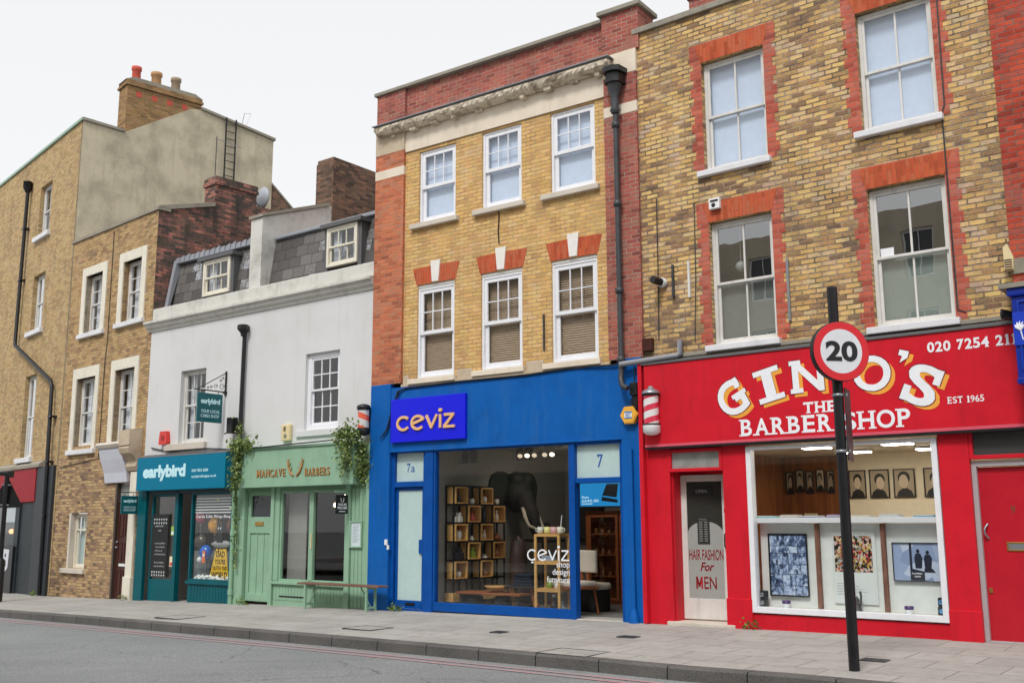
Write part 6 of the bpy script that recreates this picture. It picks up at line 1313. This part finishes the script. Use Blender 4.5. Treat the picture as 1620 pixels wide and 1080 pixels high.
def warn_sign():
    s = thing('warning_sign', 'black pole with a triangular road sign seen from behind at the left edge', 'road sign', None, -12.3, 25.05, -.36, radians(6))
    MB().tube([(0, 0, 1.05), (0, 0, 3.05)], .055, 12).build('pole', M_black, s); MB().lathe([(.11, 0), (.11, 1.0), (.06, 1.06)], (0, 0, 0), 14).build('base', M_black, s)
    MB().prism([(-.42, 2.26), (.4, 2.26), (-.0, 2.98)], .05, .08).build('sign_plate', M_black, s)
    MB().bev(-.1, .1, -.03, .05, 2.3, 2.33, .003).bev(-.1, .1, -.03, .05, 2.78, 2.81, .003).build('clip', M_steel, s)
    MB().bev(-.75, .1, -.06, .06, 3.02, 3.12, .02).bev(.02, .14, -.07, .07, 2.98, 3.14, .02).build('lamp_arm', M_black, s)
    MB().box(-.5, -.28, .03, .0495, 2.34, 2.46).build('yellow_label', plain('yellow label', A(240, 220, 60), .5), s)
warn_sign()
p = thing('hoarding_board', 'tall black board with a torn white poster against the far left shop', 'board', 'L', -3.3, -.14, -.38); MB().bev(-.55, .7, -.03, .03, 0, 1.28, .006).build('board', plain('black hoarding', (.014, .014, .016, 1), .4), p)
MB().prism([(-.12, .62), (.05, .56), (.2, .6), (.36, .68), (.4, 1.08), (.42, 1.18), (-.16, 1.2), (-.2, 1.1), (-.14, .9), (-.18, .8)], -.036, -.0305).build('torn_poster', plain('torn white poster', A(206, 208, 216), .7), p)
q = MB().prism([(.1 + .07 * cos(a * .6), 1.02 + .06 * sin(a * .6)) for a in range(10)], -.038, -.0365)
for i in range(3): q.box(-.04, .26 - .03 * i, -.038, -.0365, .74 + i * .05, .765 + i * .05)
q.build('poster_print', M_iron, p)
# ------------------------------------------------------------------ weeds at the foot of the walls
for i, (k, u, v, n, lb) in enumerate((('L', -.6, -.2, 60, 'weed tuft at the foot of the dark pilaster on the far left'), ('C', .62, -.12, 70, 'weed tuft in front of the door numbered 7a'), ('G', 1.62, -.13, 22, 'weed tuft at the red pilaster beside the barber doorstep'), ('W', 3.8, -.14, 50, 'weed tuft below the pale green pipe'), ('B', 4.1, -.12, 30, 'weed tuft at the foot of the white pilaster'))):
    z = base_z(k, u)
    ivy('weed', lb, k, [[(u, v, z + .02), (u + .12, v, z + .08)], [(u + .12, v, z + .08), (u + .28, v + .02, z + .02)]], n * 2, .035, .028, True, 20 + i, 'weeds along the wall foot', M_weed, 'weed')
# ------------------------------------------------------------------ covers in the pavement
def cover(pos, az, a, b, label, grid=False):
    c = thing('utility_cover', label, 'cover', None, *pos, az, 'covers in the pavement')
    ring(MB(), -a, a, -b, b, 0, .004, .02) if 0 else None
    q = MB()
    for x0, x1, y0, y1 in ((-a, a, -b, -b + .018), (-a, a, b - .018, b), (-a, -a + .018, -b + .018, b - .018), (a - .018, a, -b + .018, b - .018)): q.box(x0, x1, y0, y1, -.01, .007)
    q.build('frame', M_iron, c); q = MB()
    if grid:
        for i in range(6): q.box(-a + .02, a - .02, -b + .022 + i * (2 * b - .04) / 6, -b + .035 + i * (2 * b - .04) / 6, -.01, .005)
    else: q.box(-a + .022, a - .022, -b + .022, b - .022, -.01, .004)
    q.build('lid', M_iron if grid else bpy.data.materials['concrete paving slabs'], c)
def pav_z(x, y):
    best = min(((world(k, u, 0)[0] - x) ** 2 + (world(k, u, 0)[1] - y) ** 2, k, u) for k in 'BWCG' for u in [i * .25 for i in range(30)] if u <= dict(B=4.6, W=7.4, C=5.7, G=7)[k])
    return base_z(best[1], best[2]) - .06 * min(1, best[0] ** .5 / 3.5)
for px, py, a, b, lb, g in ((.72, 12.75, .36, .28, 'large rectangular cover near the kerb in front of the blue shop', False), (-.2, 15.1, .1, .1, 'small square cover below the wide blue shop window', True), (1.55, 14.2, .13, .1, 'small dark grating in front of the red doorstep', True), (3.95, 11.6, .14, .1, 'small grating just right of the speed sign pole', True), (-5.9, 18.7, .35, .3, 'rectangular cover in front of the green shop', False), (-2.2, 16.0, .3, .25, 'pale rectangular cover between the bench and the kerb', False)):
    cover((px, py, pav_z(px, py) + .004), -radians(37), a, b, lb, g)
